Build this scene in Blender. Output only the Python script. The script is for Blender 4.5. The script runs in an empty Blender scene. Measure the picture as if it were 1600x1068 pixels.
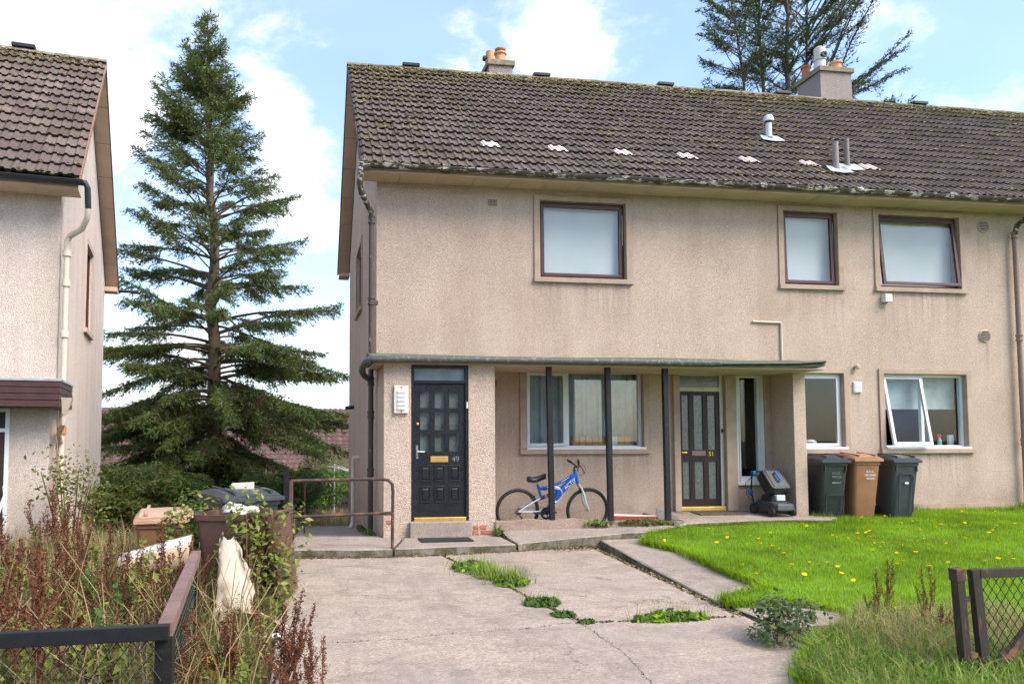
import bpy, bmesh, math, random
import numpy as np
from mathutils import Vector, Matrix, Euler
R = math.radians
random.seed(7)
RNG = np.random.default_rng(11)
scene = bpy.context.scene
COL = scene.collection

# ------------------------------------------------------------------ camera, sky, sun, exposure
cam_d = bpy.data.cameras.new('camera')
cam = bpy.data.objects.new('camera', cam_d)
COL.objects.link(cam)
cam.location = (0, 0, 1.25)
cam.rotation_euler = (R(90 + 3.434), 0, R(-8.888))
cam_d.sensor_width = 36.0
cam_d.lens = 27.0
cam_d.shift_x = (800 - 660) / 1600.0
cam_d.shift_y = (606 - 534) / 1600.0
cam_d.clip_start = 0.05
cam_d.clip_end = 3000
scene.camera = cam

SUN_EL, SUN_AZ = 46.0, 133.0          # azimuth clockwise from +Y
world = bpy.data.worlds.new('World')
scene.world = world
world.use_nodes = True
def build_world():
    nt = world.node_tree
    N, L = nt.nodes, nt.links
    N.clear()
    out = N.new('ShaderNodeOutputWorld')
    bg = N.new('ShaderNodeBackground'); bg.inputs['Strength'].default_value = 0.1
    sky = N.new('ShaderNodeTexSky'); sky.sky_type = 'NISHITA'; sky.sun_disc = False
    sky.sun_elevation = R(SUN_EL); sky.sun_rotation = R(SUN_AZ)
    sky.air_density = 1.0; sky.dust_density = 1.0; sky.ozone_density = 1.6
    tc = N.new('ShaderNodeTexCoord')
    mp = N.new('ShaderNodeMapping'); mp.inputs['Scale'].default_value = (1, 1, 1.5)
    L.new(tc.outputs['Generated'], mp.inputs['Vector'])
    n1 = N.new('ShaderNodeTexNoise'); n1.inputs['Scale'].default_value = 6.5
    n1.inputs['Detail'].default_value = 7; n1.inputs['Roughness'].default_value = 0.6; n1.inputs['Distortion'].default_value = 0.15
    L.new(mp.outputs[0], n1.inputs['Vector'])
    # cloud banks: (direction, radius, weight)
    def math_(op, a, b):
        m = N.new('ShaderNodeMath'); m.operation = op
        for i, v in enumerate((a, b)):
            if isinstance(v, (int, float)): m.inputs[i].default_value = v
            else: L.new(v, m.inputs[i])
        return m.outputs[0]
    acc = math_('ADD', math_('MULTIPLY', math_('SUBTRACT', n1.outputs['Fac'], .5), 1.7), .5)
    for d, r, w in CLOUD_BANKS:
        dv = Vector(d).normalized()
        dist = N.new('ShaderNodeVectorMath'); dist.operation = 'DISTANCE'
        L.new(tc.outputs['Generated'], dist.inputs[0]); dist.inputs[1].default_value = dv
        mr = N.new('ShaderNodeMapRange'); mr.interpolation_type = 'SMOOTHSTEP'
        mr.inputs['From Min'].default_value = 0; mr.inputs['From Max'].default_value = r
        mr.inputs['To Min'].default_value = w; mr.inputs['To Max'].default_value = 0
        L.new(dist.outputs['Value'], mr.inputs['Value'])
        acc = math_('ADD', acc, mr.outputs['Result'])
    mask = N.new('ShaderNodeMapRange'); mask.interpolation_type = 'SMOOTHSTEP'
    mask.inputs['From Min'].default_value = 0.56; mask.inputs['From Max'].default_value = 0.98
    L.new(acc, mask.inputs['Value'])
    # thin veil everywhere
    n2 = N.new('ShaderNodeTexNoise'); n2.inputs['Scale'].default_value = 2.2; n2.inputs['Detail'].default_value = 3; n2.inputs['Distortion'].default_value = 0.8
    L.new(mp.outputs[0], n2.inputs['Vector'])
    veil = N.new('ShaderNodeMapRange'); veil.inputs['From Min'].default_value = 0.35; veil.inputs['From Max'].default_value = 0.75
    veil.inputs['To Min'].default_value = 0.12; veil.inputs['To Max'].default_value = 0.5
    L.new(n2.outputs['Fac'], veil.inputs['Value'])
    n3 = N.new('ShaderNodeTexNoise'); n3.inputs['Scale'].default_value = 7; n3.inputs['Detail'].default_value = 3
    L.new(mp.outputs[0], n3.inputs['Vector'])
    cr = N.new('ShaderNodeValToRGB')
    cr.color_ramp.elements[0].position = 0.36; cr.color_ramp.elements[0].color = (3.3, 3.55, 3.85, 1)
    cr.color_ramp.elements[1].position = 0.52; cr.color_ramp.elements[1].color = (4.5, 4.5, 4.5, 1)
    L.new(n3.outputs['Fac'], cr.inputs['Fac'])
    sc_ = N.new('ShaderNodeMix'); sc_.data_type = 'RGBA'; sc_.blend_type = 'MULTIPLY'; sc_.inputs['Factor'].default_value = 1
    L.new(sky.outputs[0], sc_.inputs['A']); sc_.inputs['B'].default_value = SKY_TINT
    m1 = N.new('ShaderNodeMix'); m1.data_type = 'RGBA'
    L.new(veil.outputs['Result'], m1.inputs['Factor']); L.new(sc_.outputs['Result'], m1.inputs['A']); m1.inputs['B'].default_value = (2.6, 3.2, 3.8, 1)
    m2 = N.new('ShaderNodeMix'); m2.data_type = 'RGBA'
    L.new(mask.outputs['Result'], m2.inputs['Factor']); L.new(m1.outputs['Result'], m2.inputs['A']); L.new(cr.outputs['Color'], m2.inputs['B'])
    L.new(m2.outputs['Result'], bg.inputs['Color']); L.new(bg.outputs[0], out.inputs['Surface'])
SKY_TINT = (0.97, 1.0, 1.06, 1)
CLOUD_BANKS = [((-0.27, 0.857, 0.437), 0.22, 0.42), ((-0.203, 0.913, 0.354), 0.14, 0.30), ((-0.036, 0.92, 0.395), 0.075, 0.26),
               ((-0.02, 0.944, 0.329), 0.085, 0.28), ((0.02, 0.974, 0.245), 0.10, 0.30), ((-0.208, 0.955, 0.213), 0.12, 0.22), ((-0.136, 0.986, 0.094), 0.14, 0.16),
               ((0.183, 0.875, 0.44), 0.10, 0.26), ((0.29, 0.853, 0.425), 0.10, 0.26), ((0.691, 0.643, 0.326), 0.05, 0.34), ((0.658, 0.673, 0.33), 0.035, 0.22),
               ((0.5, -0.7, 0.5), 0.6, 0.25), ((-0.6, -0.5, 0.6), 0.5, 0.25), ((0.1, -0.2, 0.95), 0.4, 0.15)]
build_world()

sun_d = bpy.data.lights.new('sun', 'SUN')
sun_d.energy = 1.5; sun_d.angle = R(36); sun_d.color = (1.0, 0.925, 0.82)
sun = bpy.data.objects.new('sun', sun_d); COL.objects.link(sun)
_d = Vector((math.sin(R(SUN_AZ)) * math.cos(R(SUN_EL)), math.cos(R(SUN_AZ)) * math.cos(R(SUN_EL)), math.sin(R(SUN_EL))))
sun.rotation_euler = (-_d).to_track_quat('-Z', 'Y').to_euler(); sun.location = _d * 40

vs = scene.view_settings
scene.display_settings.display_device = 'sRGB'
vs.view_transform = 'Standard'; vs.look = 'None'; vs.gamma = 1.0; vs.exposure = 1.86
vs.use_curve_mapping = False
scene.render.engine = 'CYCLES'
scene.cycles.use_denoising = True
scene.cycles.max_bounces = 5; scene.cycles.diffuse_bounces = 3; scene.cycles.glossy_bounces = 3; scene.cycles.transparent_max_bounces = 12
scene.cycles.use_adaptive_sampling = True; scene.cycles.adaptive_threshold = 0.03
scene.cycles.caustics_reflective = False; scene.cycles.caustics_refractive = False

# ------------------------------------------------------------------ helpers
class MB:
    """collects polygons; build() links them as one mesh object"""
    def __init__(s): s.v = []; s.f = []; s.m = []; s.cur = 0
    def poly(s, *pts):
        i = len(s.v); s.v += [tuple(p) for p in pts]; s.f.append(tuple(range(i, i + len(pts)))); s.m.append(s.cur); return s
    def box(s, x0, x1, y0, y1, z0, z1):
        i = len(s.v)
        s.v += [(x0,y0,z0),(x1,y0,z0),(x1,y1,z0),(x0,y1,z0),(x0,y0,z1),(x1,y0,z1),(x1,y1,z1),(x0,y1,z1)]
        for q in ((0,3,2,1),(4,5,6,7),(0,1,5,4),(1,2,6,5),(2,3,7,6),(3,0,4,7)):
            s.f.append(tuple(i + k for k in q)); s.m.append(s.cur)
        return s
    def hexa(s, p):
        """8 points: bottom ring 0-3, top ring 4-7"""
        i = len(s.v); s.v += [tuple(q) for q in p]
        for q in ((0,3,2,1),(4,5,6,7),(0,1,5,4),(1,2,6,5),(2,3,7,6),(3,0,4,7)):
            s.f.append(tuple(i + k for k in q)); s.m.append(s.cur)
        return s
    def bar(s, a, b, w, h, up=(0,0,1)):
        """rectangular bar from a to b; w across, h along up"""
        a = Vector(a); b = Vector(b); d = (b - a).normalized(); u = Vector(up)
        sd = d.cross(u).normalized() * (w / 2); u = sd.cross(d).normalized() * (h / 2)
        s.hexa([a - sd - u, a + sd - u, b + sd - u, b - sd - u, a - sd + u, a + sd + u, b + sd + u, b - sd + u]); return s
    def tube(s, pts, r, n=8, cap=True):
        pts = [Vector(p) for p in pts]; k = len(pts)
        rs = r if isinstance(r, (list, tuple)) else [r] * k
        i0 = len(s.v); ref = None
        for j, p in enumerate(pts):
            d = (pts[min(j + 1, k - 1)] - pts[max(j - 1, 0)]).normalized()
            if ref is None: ref = Vector((0, 0, 1)) if abs(d.z) < .9 else Vector((1, 0, 0))
            a = d.cross(ref).normalized(); b = d.cross(a).normalized(); ref = b.cross(d) if b.cross(d).length > 1e-6 else ref
            ref = a.cross(d)
            for q in range(n):
                t = 2 * math.pi * q / n
                s.v.append(tuple(p + (a * math.cos(t) + b * math.sin(t)) * rs[j]))
        for j in range(k - 1):
            for q in range(n):
                q2 = (q + 1) % n
                s.f.append((i0 + j*n + q, i0 + j*n + q2, i0 + (j+1)*n + q2, i0 + (j+1)*n + q)); s.m.append(s.cur)
        if cap:
            s.f.append(tuple(i0 + q for q in range(n))[::-1]); s.m.append(s.cur)
            s.f.append(tuple(i0 + (k-1)*n + q for q in range(n))); s.m.append(s.cur)
        return s
    def lathe(s, prof, c=(0,0,0), n=16, axis='z'):
        i0 = len(s.v); k = len(prof)
        for (r, z) in prof:
            for q in range(n):
                t = 2 * math.pi * q / n; a, b = r * math.cos(t), r * math.sin(t)
                p = {'z': (a, b, z), 'y': (a, z, b), 'x': (z, a, b)}[axis]
                s.v.append((c[0] + p[0], c[1] + p[1], c[2] + p[2]))
        for j in range(k - 1):
            for q in range(n):
                q2 = (q + 1) % n
                s.f.append((i0 + j*n + q, i0 + j*n + q2, i0 + (j+1)*n + q2, i0 + (j+1)*n + q)); s.m.append(s.cur)
        return s
    def prism(s, poly, lo, hi, axis='y'):
        """poly: 2d points, extruded along axis from lo to hi"""
        def P(a, b, t): return {'y': (a, t, b), 'x': (t, a, b), 'z': (a, b, t)}[axis]
        n = len(poly); i = len(s.v)
        s.v += [P(a, b, lo) for a, b in poly] + [P(a, b, hi) for a, b in poly]
        s.f.append(tuple(range(i, i + n))); s.m.append(s.cur); s.f.append(tuple(range(i + n, i + 2*n))[::-1]); s.m.append(s.cur)
        for q in range(n):
            q2 = (q + 1) % n; s.f.append((i + q, i + n + q, i + n + q2, i + q2)); s.m.append(s.cur)
        return s
    def mesh(s, name, mats, smooth=False, fix=True, bevel=0):
        me = bpy.data.meshes.new(name); me.from_pydata(s.v, [], s.f)
        for m in (mats if isinstance(mats, (list, tuple)) else [mats]): me.materials.append(m)
        if any(s.m): me.polygons.foreach_set('material_index', s.m)
        if fix or bevel:
            bm = bmesh.new(); bm.from_mesh(me)
            if bevel:
                bmesh.ops.remove_doubles(bm, verts=bm.verts, dist=1e-5)
                es = [e for e in bm.edges if len(e.link_faces) == 2 and e.calc_face_angle(0) > .6]
                bmesh.ops.bevel(bm, geom=es, offset=bevel, segments=2, affect='EDGES', profile=.6, clamp_overlap=True)
            bmesh.ops.recalc_face_normals(bm, faces=bm.faces)
            bm.to_mesh(me); bm.free()
        if smooth:
            me.polygons.foreach_set('use_smooth', [True] * len(me.polygons))
            try: me.set_sharp_from_angle(angle=R(40))
            except Exception: pass
        me.update(); return me
    def build(s, name, mats, parent=None, smooth=False, fix=True, bevel=0, loc=None, rot=None):
        return link(name, s.mesh(name, mats, smooth, fix, bevel), parent, loc, rot)

WORLD_SPACE = set()
def link(name, me, parent=None, loc=None, rot=None):
    o = bpy.data.objects.new(name, me); COL.objects.link(o)
    if loc is not None: o.location = loc
    if rot is not None: o.rotation_euler = rot
    if parent is not None:
        o.parent = parent
        if parent.name in WORLD_SPACE: o.matrix_parent_inverse = parent.matrix_basis.inverted()
    return o
def tag(o, label=None, cat=None, group=None, kind=None):
    if label: o['label'] = label
    if cat: o['category'] = cat
    if group: o['group'] = group
    if kind: o['kind'] = kind
    return o
def thing(name, label, cat, loc=(0,0,0), rotz=0, group=None, world=False, rot=None):
    o = bpy.data.objects.new(name, None); COL.objects.link(o)
    o.location = loc; o.rotation_euler = rot or (0, 0, rotz); o.empty_display_size = .2
    if world: WORLD_SPACE.add(o.name)
    return tag(o, label, cat, group)
def copy_tree(o, parent=None):
    c = o.copy(); COL.objects.link(c); c.parent = parent
    for ch in o.children: copy_tree(ch, c)
    return c
def raw_mesh(name, verts, faces_n, mats, midx=None):
    """fast mesh from numpy: verts (N,3); every face has faces_n consecutive verts"""
    me = bpy.data.meshes.new(name); nv = len(verts); nf = nv // faces_n
    me.vertices.add(nv); me.vertices.foreach_set('co', np.asarray(verts, np.float32).ravel())
    me.loops.add(nv); me.loops.foreach_set('vertex_index', np.arange(nv, dtype=np.int32))
    me.polygons.add(nf); me.polygons.foreach_set('loop_start', np.arange(nf, dtype=np.int32) * faces_n)
    for m in (mats if isinstance(mats, (list, tuple)) else [mats]): me.materials.append(m)
    if midx is not None: me.polygons.foreach_set('material_index', np.asarray(midx, np.int32))
    me.update(calc_edges=True); me.validate(); return me
def text_mesh(name, body, size, mat, mtx, parent, depth=0.002, align='CENTER'):
    cu = bpy.data.curves.new(name, 'FONT'); cu.body = body; cu.size = size; cu.extrude = depth; cu.align_x = align; cu.align_y = 'CENTER'
    t = bpy.data.objects.new('text_tmp', cu); COL.objects.link(t)
    dg = bpy.context.evaluated_depsgraph_get()
    me = bpy.data.meshes.new_from_object(t.evaluated_get(dg)); me.transform(mtx)
    bpy.data.objects.remove(t); me.materials.clear(); me.materials.append(mat); me.name = name
    return link(name, me, parent)

# ------------------------------------------------------------------ materials
class NT:
    def __init__(s, name):
        s.mat = bpy.data.materials.new(name); s.mat.use_nodes = True; s.t = s.mat.node_tree
        s.b = s.t.nodes['Principled BSDF']; s.geo = s.t.nodes.new('ShaderNodeNewGeometry'); s.pos = s.geo.outputs['Position']
        s.out = s.t.nodes['Material Output']
    def new(s, k): return s.t.nodes.new(k)
    def lk(s, a, b):
        s.t.links.new(a, b)
    def setin(s, sock, v):
        if isinstance(v, (int, float)): sock.default_value = v
        elif isinstance(v, tuple): sock.default_value = v if len(v) == 4 or sock.type == 'VECTOR' else (*v, 1)
        else: s.lk(v, sock)
    def scaled(s, sc):
        m = s.new('ShaderNodeMapping'); m.inputs['Scale'].default_value = sc; s.lk(s.pos, m.inputs['Vector']); return m.outputs[0]
    def noise(s, scale, detail=4, rough=.55, dist=0, vec=None):
        n = s.new('ShaderNodeTexNoise'); n.inputs['Scale'].default_value = scale; n.inputs['Detail'].default_value = detail
        n.inputs['Roughness'].default_value = rough; n.inputs['Distortion'].default_value = dist; s.lk(vec or s.pos, n.inputs['Vector']); return n.outputs['Fac']
    def voro(s, scale, feat='F1', vec=None, out='Distance'):
        n = s.new('ShaderNodeTexVoronoi'); n.feature = feat; n.inputs['Scale'].default_value = scale; s.lk(vec or s.pos, n.inputs['Vector']); return n.outputs[out]
    def ramp(s, fac, lo, hi, a=0., b=1.):
        n = s.new('ShaderNodeMapRange'); n.inputs['From Min'].default_value = lo; n.inputs['From Max'].default_value = hi
        n.inputs['To Min'].default_value = a; n.inputs['To Max'].default_value = b; s.lk(fac, n.inputs['Value']); return n.outputs['Result']
    def mix(s, fac, a, b, mode='MIX'):
        n = s.new('ShaderNodeMix'); n.data_type = 'RGBA'; n.blend_type = mode
        s.setin(n.inputs['Factor'], fac); s.setin(n.inputs['A'], a); s.setin(n.inputs['B'], b); return n.outputs['Result']
    def math(s, op, a, b=0.):
        n = s.new('ShaderNodeMath'); n.operation = op; s.setin(n.inputs[0], a); s.setin(n.inputs[1], b); return n.outputs[0]
    def bump(s, h, strength=.3, dist=.01, prev=None):
        n = s.new('ShaderNodeBump'); n.inputs['Strength'].default_value = strength; n.inputs['Distance'].default_value = dist
        s.lk(h, n.inputs['Height'])
        if prev: s.lk(prev, n.inputs['Normal'])
        return n.outputs[0]
    def done(s, col=None, rough=.8, normal=None, metal=0., spec=.3):
        if col is not None: s.setin(s.b.inputs['Base Color'], col)
        s.setin(s.b.inputs['Roughness'], rough); s.b.inputs['Metallic'].default_value = metal
        s.b.inputs['Specular IOR Level'].default_value = spec
        if normal: s.lk(normal, s.b.inputs['Normal'])
        return s.mat
def plain(name, col, rough=.6, var=.18, scale=7., bump=.12, bscale=60., metal=0., spec=.35, dirt=None, dirt_amt=.5):
    n = NT(name); f = n.noise(scale, 6, .6)
    c = n.mix(n.ramp(f, .3, .7), tuple(x * (1 - var) for x in col), tuple(min(1, x * (1 + var)) for x in col))
    if dirt: c = n.mix(n.ramp(n.noise(scale * 1.7, 8, .7, .3), .55, .72, 0, dirt_amt), c, dirt)
    r = n.ramp(n.noise(scale * 3, 4), .3, .7, rough - .08, rough + .08)
    return n.done(c, r, n.bump(n.noise(bscale, 4), bump, .004) if bump else None, metal, spec)
def harl(name, col, dark, stain, stain_amt=.55, chip=70., runs_under=()):
    """wet-dash render: stony bump, speckle, broad patches, rusty stains and vertical runs"""
    n = NT(name)
    v = n.voro(chip); sp = n.noise(chip * .8, 3, .6)
    big = n.noise(.9, 6, .62, .4); runs = n.noise(1.0, 5, .6, 0, n.scaled((2.6, 2.6, .22)))
    c = n.mix(n.ramp(sp, .30, .66), dark, col)
    c = n.mix(n.ramp(big, .38, .66, 0, .35), c, tuple(x * 1.16 for x in col))
    c = n.mix(n.ramp(runs, .46, .66, 0, .42), c, tuple(x * y for x, y in zip(col, (.70, .66, .62))))
    c = n.mix(n.ramp(n.noise(.55, 7, .7, .6), .53, .72, 0, stain_amt), c, stain)
    if runs_under:      # dirty rain runs below the sills, damp tide-mark along the foot of the wall
        sp3 = n.new('ShaderNodeSeparateXYZ'); n.lk(n.pos, sp3.inputs[0]); X_, Z_ = sp3.outputs['X'], sp3.outputs['Z']; tot = None
        for xa, xb, zs, ln in runs_under:
            m_ = n.math('MULTIPLY', n.math('MULTIPLY', n.ramp(X_, xa - .03, xa + .06), n.ramp(X_, xb - .06, xb + .03, 1, 0)), n.math('MULTIPLY', n.ramp(Z_, zs - ln, zs), n.math('LESS_THAN', Z_, zs)))
            tot = m_ if tot is None else n.math('MAXIMUM', tot, m_)
        st_ = n.ramp(n.noise(1., 4, .7, 0, n.scaled((11, 11, .5))), .42, .68)
        c = n.mix(n.math('MULTIPLY', n.math('MULTIPLY', tot, st_), .42), c, (.20, .155, .125))
        damp = n.math('MULTIPLY', n.ramp(Z_, -.1, .55, 1, 0), n.ramp(n.noise(2.2, 6, .7), .35, .65))
        c = n.mix(n.math('MULTIPLY', damp, .5), c, (.22, .19, .13))
    cell = n.new('ShaderNodeSeparateColor'); n.lk(n.voro(chip * .9, out='Color'), cell.inputs[0])
    c = n.mix(1., c, n.ramp(cell.outputs[0], 0, 1, .88, 1.10), 'MULTIPLY')
    pits = n.ramp(n.voro(chip * .45), .0, .16, .55, 1.)
    c = n.mix(1., c, n.mix(n.ramp(n.noise(chip * .3, 2), .42, .52), pits, (1, 1, 1)), 'MULTIPLY')
    h = n.math('ADD', n.ramp(v, 0, .6, 1, 0), n.noise(chip * 1.7, 3, .7))
    nb = n.bump(h, .85, .012); nb = n.bump(n.noise(9, 4, .6), .25, .02, nb)
    return n.done(c, .93, nb, 0, .15)
def leafy(name, cols, rough=.6, trans=.35, patch=(.75, 1.2)):
    """foliage: colour varies per leaf; some light passes through"""
    n = NT(name); ri = n.geo.outputs['Random Per Island']
    cr = n.new('ShaderNodeValToRGB'); els = cr.color_ramp.elements
    while len(els) < len(cols): els.new(.5)
    for i, (e, c) in enumerate(zip(els, cols)): e.position = i / max(1, len(cols) - 1); e.color = (*c, 1)
    n.lk(ri, cr.inputs['Fac'])
    f = n.ramp(n.noise(1.3, 4), .3, .7, *patch)
    mm = n.new('ShaderNodeVectorMath'); mm.operation = 'SCALE'; n.lk(cr.outputs['Color'], mm.inputs[0]); n.lk(f, mm.inputs['Scale'])
    n.lk(mm.outputs[0], n.b.inputs['Base Color']); n.b.inputs['Roughness'].default_value = rough; n.b.inputs['Specular IOR Level'].default_value = .25
    tr = n.new('ShaderNodeBsdfTranslucent'); n.lk(mm.outputs[0], tr.inputs['Color'])
    ms = n.new('ShaderNodeMixShader'); ms.inputs[0].default_value = trans
    n.lk(n.b.outputs[0], ms.inputs[1]); n.lk(tr.outputs[0], ms.inputs[2]); n.lk(ms.outputs[0], n.out.inputs['Surface']); return n.mat
def glass(name, tint=(.9, .95, .95), rough=.0, refl=1.45, wav=0., wscale=3.):
    n = NT(name); n.t.nodes.remove(n.b)
    f0 = ((refl - 1) / (refl + 1)) ** 2
    gl = n.new('ShaderNodeBsdfGlossy'); gl.inputs['Roughness'].default_value = rough
    tr = n.new('ShaderNodeBsdfTransparent'); tr.inputs['Color'].default_value = (*tint, 1)
    if wav:
        nb = n.bump(n.noise(wscale, 2), wav, .02); n.lk(nb, gl.inputs['Normal'])
    dt = n.new('ShaderNodeVectorMath'); dt.operation = 'DOT_PRODUCT'; n.lk(n.geo.outputs['Incoming'], dt.inputs[0]); n.lk(n.geo.outputs['Normal'], dt.inputs[1])
    sch = n.math('POWER', n.math('SUBTRACT', 1., n.math('ABSOLUTE', dt.outputs['Value'])), 5.)
    fac = n.math('ADD', n.math('MULTIPLY', sch, 1 - f0), f0)
    ms = n.new('ShaderNodeMixShader'); n.lk(fac, ms.inputs[0]); n.lk(tr.outputs[0], ms.inputs[1]); n.lk(gl.outputs[0], ms.inputs[2])
    n.lk(ms.outputs[0], n.out.inputs['Surface']); return n.mat
def tile_mat(name, a, b, moss=.5, lichen=True):
    n = NT(name); oi = n.new('ShaderNodeObjectInfo').outputs['Random']; ri = n.geo.outputs['Random Per Island']
    rnd = n.math('FRACT', n.math('ADD', n.math('MULTIPLY', oi, 7.31), n.math('MULTIPLY', ri, 3.77)))
    c = n.mix(rnd, a, b)
    c = n.mix(n.ramp(n.noise(30, 6, .7), .35, .7, 0, .55), c, tuple(x * .55 for x in a))
    c = n.mix(n.ramp(n.noise(2.2, 6, .7, .5), .52, .66, 0, .5), c, tuple(x * 1.35 for x in b))
    m = n.math('ADD', n.noise(7, 8, .75, .2), n.ramp(n.noise(.7, 3), .3, .7, -.12, .12))
    sep = n.new('ShaderNodeSeparateXYZ'); n.lk(n.pos, sep.inputs[0])
    top = n.ramp(sep.outputs['Z'], 7.9, 9.05, 0, .16)
    m = n.math('ADD', m, top)
    c = n.mix(n.ramp(m, .60, .72, 0, moss), c, n.mix(n.noise(18, 3), (.055, .05, .018), (.12, .095, .025)))
    if lichen: c = n.mix(n.ramp(n.noise(24, 6, .8), .66, .74, 0, .7), c, (.36, .33, .29))
    return n.done(c, .9, n.bump(n.noise(70, 5, .7), .4, .006), 0, .2)
def concrete(name, col, dark, warm, cracks=True, moss=False, grime=False):
    n = NT(name)
    c = n.mix(n.ramp(n.noise(1.1, 8, .65, .5), .32, .68), dark, col)
    c = n.mix(n.ramp(n.noise(.45, 5, .6, .3), .42, .64, 0, .6), c, warm)
    c = n.mix(n.ramp(n.noise(42, 4, .75), .38, .62, 0, .62), c, tuple(x * .60 for x in col))
    c = n.mix(n.ramp(n.noise(36, 3, .7), .60, .70, 0, .6), c, tuple(min(1, x * 1.45) for x in col))
    c = n.mix(n.ramp(n.noise(5, 8, .75, .6), .58, .74, 0, .55), c, tuple(x * .5 for x in dark))
    if grime:
        ag = n.new('ShaderNodeSeparateColor'); n.lk(n.voro(62, out='Color'), ag.inputs[0]); c = n.mix(1., c, n.ramp(ag.outputs[0], 0, 1, .80, 1.15), 'MULTIPLY')
        c = n.mix(n.ramp(n.noise(2.6, 9, .78, .8, n.scaled((.7, 1.2, 1))), .46, .66, 0, .55), c, tuple(x * .45 for x in dark))
        c = n.mix(n.ramp(n.noise(1.0, 6, .7, .5, n.scaled((3.2, .35, 1))), .52, .70, 0, .45), c, (.20, .165, .14))
        c = n.mix(n.ramp(n.noise(3.1, 7, .8, 1.2), .66, .70, 0, .75), c, (.10, .08, .065))
        c = n.mix(n.ramp(n.noise(22, 5, .8), .56, .66, 0, .6), c, tuple(x * .42 for x in dark))
        c = n.mix(n.ramp(n.noise(.5, 3, .5), .5, .7, 0, .4), c, (.33, .28, .25))
    h = n.noise(60, 5, .75)
    nb = n.bump(h, .8, .008); nb = n.bump(n.noise(6, 6, .7), .3, .02, nb)
    if cracks:
        w = n.new('ShaderNodeVectorMath'); w.operation = 'MULTIPLY_ADD'
        nz = n.new('ShaderNodeTexNoise'); nz.inputs['Scale'].default_value = 1.6; nz.inputs['Detail'].default_value = 8; nz.inputs['Roughness'].default_value = .65; n.lk(n.pos, nz.inputs['Vector'])
        n.lk(nz.outputs['Color'], w.inputs[0]); w.inputs[1].default_value = (.9, .9, .9); n.lk(n.pos, w.inputs[2])
        d = n.voro(.34, 'DISTANCE_TO_EDGE', w.outputs[0])
        k = n.math('MULTIPLY', n.ramp(d, .0, .006, 1, 0), n.ramp(n.noise(1.1, 3), .45, .6))
        c = n.mix(n.math('MULTIPLY', k, .75), c, (.07, .055, .04))
    if moss:
        c = n.mix(n.ramp(n.noise(4, 7, .75, .4), .40, .58, 0, .9), c, n.mix(n.noise(30, 4), (.035, .03, .02), (.10, .09, .03)))
    return n.done(c, .92, nb, 0, .2)
def flaky(name, base, under, lo=.5, hi=.54, scale=9., stretch=(1, 1, 1), rough=.55):
    """old paint flaking off to what is under it"""
    n = NT(name); v = n.scaled(stretch)
    f = n.ramp(n.noise(scale, 8, .72, .3, v), lo, hi)
    c = n.mix(f, n.mix(n.noise(20, 4), tuple(x * .7 for x in base), tuple(x * 1.25 for x in base)), n.mix(n.noise(14, 4), tuple(x * .8 for x in under), under))
    return n.done(c, rough, n.bump(f, .5, .003), 0, .35)

M = {}
M['harl'] = harl('harling', (.665, .51, .415), (.42, .315, .25), (.48, .32, .235), .5, 84., ((3.78, 5.52, 3.77, .9), (8.23, 9.49, 3.79, .8), (10.1, 11.96, 3.80, 1.0), (10.1, 11.97, .91, .8), (3.5, 5.8, .92, .6), (12.2, 12.5, 4.95, .9), (12.15, 12.45, 2.93, .8), (9.55, 9.8, 1.97, .7), (10.2, 10.38, 3.59, .5)))
M['harl_left'] = harl('pale_harling', (.72, .60, .52), (.52, .43, .365), (.58, .44, .36), .3)
M['harl_grey'] = harl('grey_harling', (.42, .36, .33), (.24, .20, .19), (.40, .27, .22), .4)
M['surround'] = plain('surround_paint', (.41, .30, .23), .85, .16, 3, .25, 120, dirt=(.25, .17, .13), dirt_amt=.55)
M['surround_left'] = plain('pale_surround_paint', (.50, .39, .34), .85, .12, 3, .25, 120)
M['plinth'] = plain('plinth_render', (.42, .30, .23), .9, .15, 2.5, .3, 90, dirt=(.18, .15, .10), dirt_amt=.6)
M['mahog'] = plain('mahogany_stain', (.075, .022, .016), .42, .3, 14, .1, 80, spec=.5)
M['upvc'] = plain('white_upvc', (.70, .71, .72), .38, .03, 4, 0, spec=.5)
M['cream_paint'] = plain('cream_paint', (.66, .63, .55), .6, .08, 5, .1, dirt=(.35, .3, .22), dirt_amt=.4)
M['soffit'] = plain('soffit_board', (.53, .40, .305), .8, .10, 2, .1, 40, dirt=(.36, .28, .19), dirt_amt=.4)
M['barge'] = plain('verge_board', (.46, .33, .24), .85, .12, 2, .15, 60)
M['barge_left'] = plain('pale_verge_board', (.60, .45, .34), .85, .10, 2, .15, 60)
M['tile'] = tile_mat('roof_tile', (.098, .074, .063), (.156, .120, .103), .8)
M['tile_left'] = tile_mat('old_roof_tile', (.120, .086, .075), (.205, .156, .134), .7)
M['tile_far'] = tile_mat('far_roof_tile', (.115, .070, .060), (.165, .102, .088), .1, False)
M['tile_new'] = plain('new_tile', (.66, .53, .49), .85, .15, 14, .2, dirt=(.35, .25, .2), dirt_amt=.6)
M['moss'] = leafy('moss', [(.05, .04, .014), (.12, .10, .025), (.22, .18, .06), (.085, .058, .022), (.34, .28, .17), (.07, .055, .02)], .95, .0)
M['gutter'] = flaky('gutter_paint', (.062, .044, .034), (.56, .52, .45), .54, .565, 5.5, (.9, 3, 3))
M['pipe'] = flaky('downpipe_paint', (.085, .06, .048), (.62, .58, .5), .64, .66, 9, (2, 2, .8))
M['pipe_tan'] = flaky('tan_pipe', (.24, .165, .13), (.60, .56, .5), .66, .68, 7, (2, 2, .6))
M['pipe_cream'] = plain('cream_pipe', (.64, .54, .43), .55, .08, 5, .1, dirt=(.36, .20, .09), dirt_amt=.5)
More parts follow.
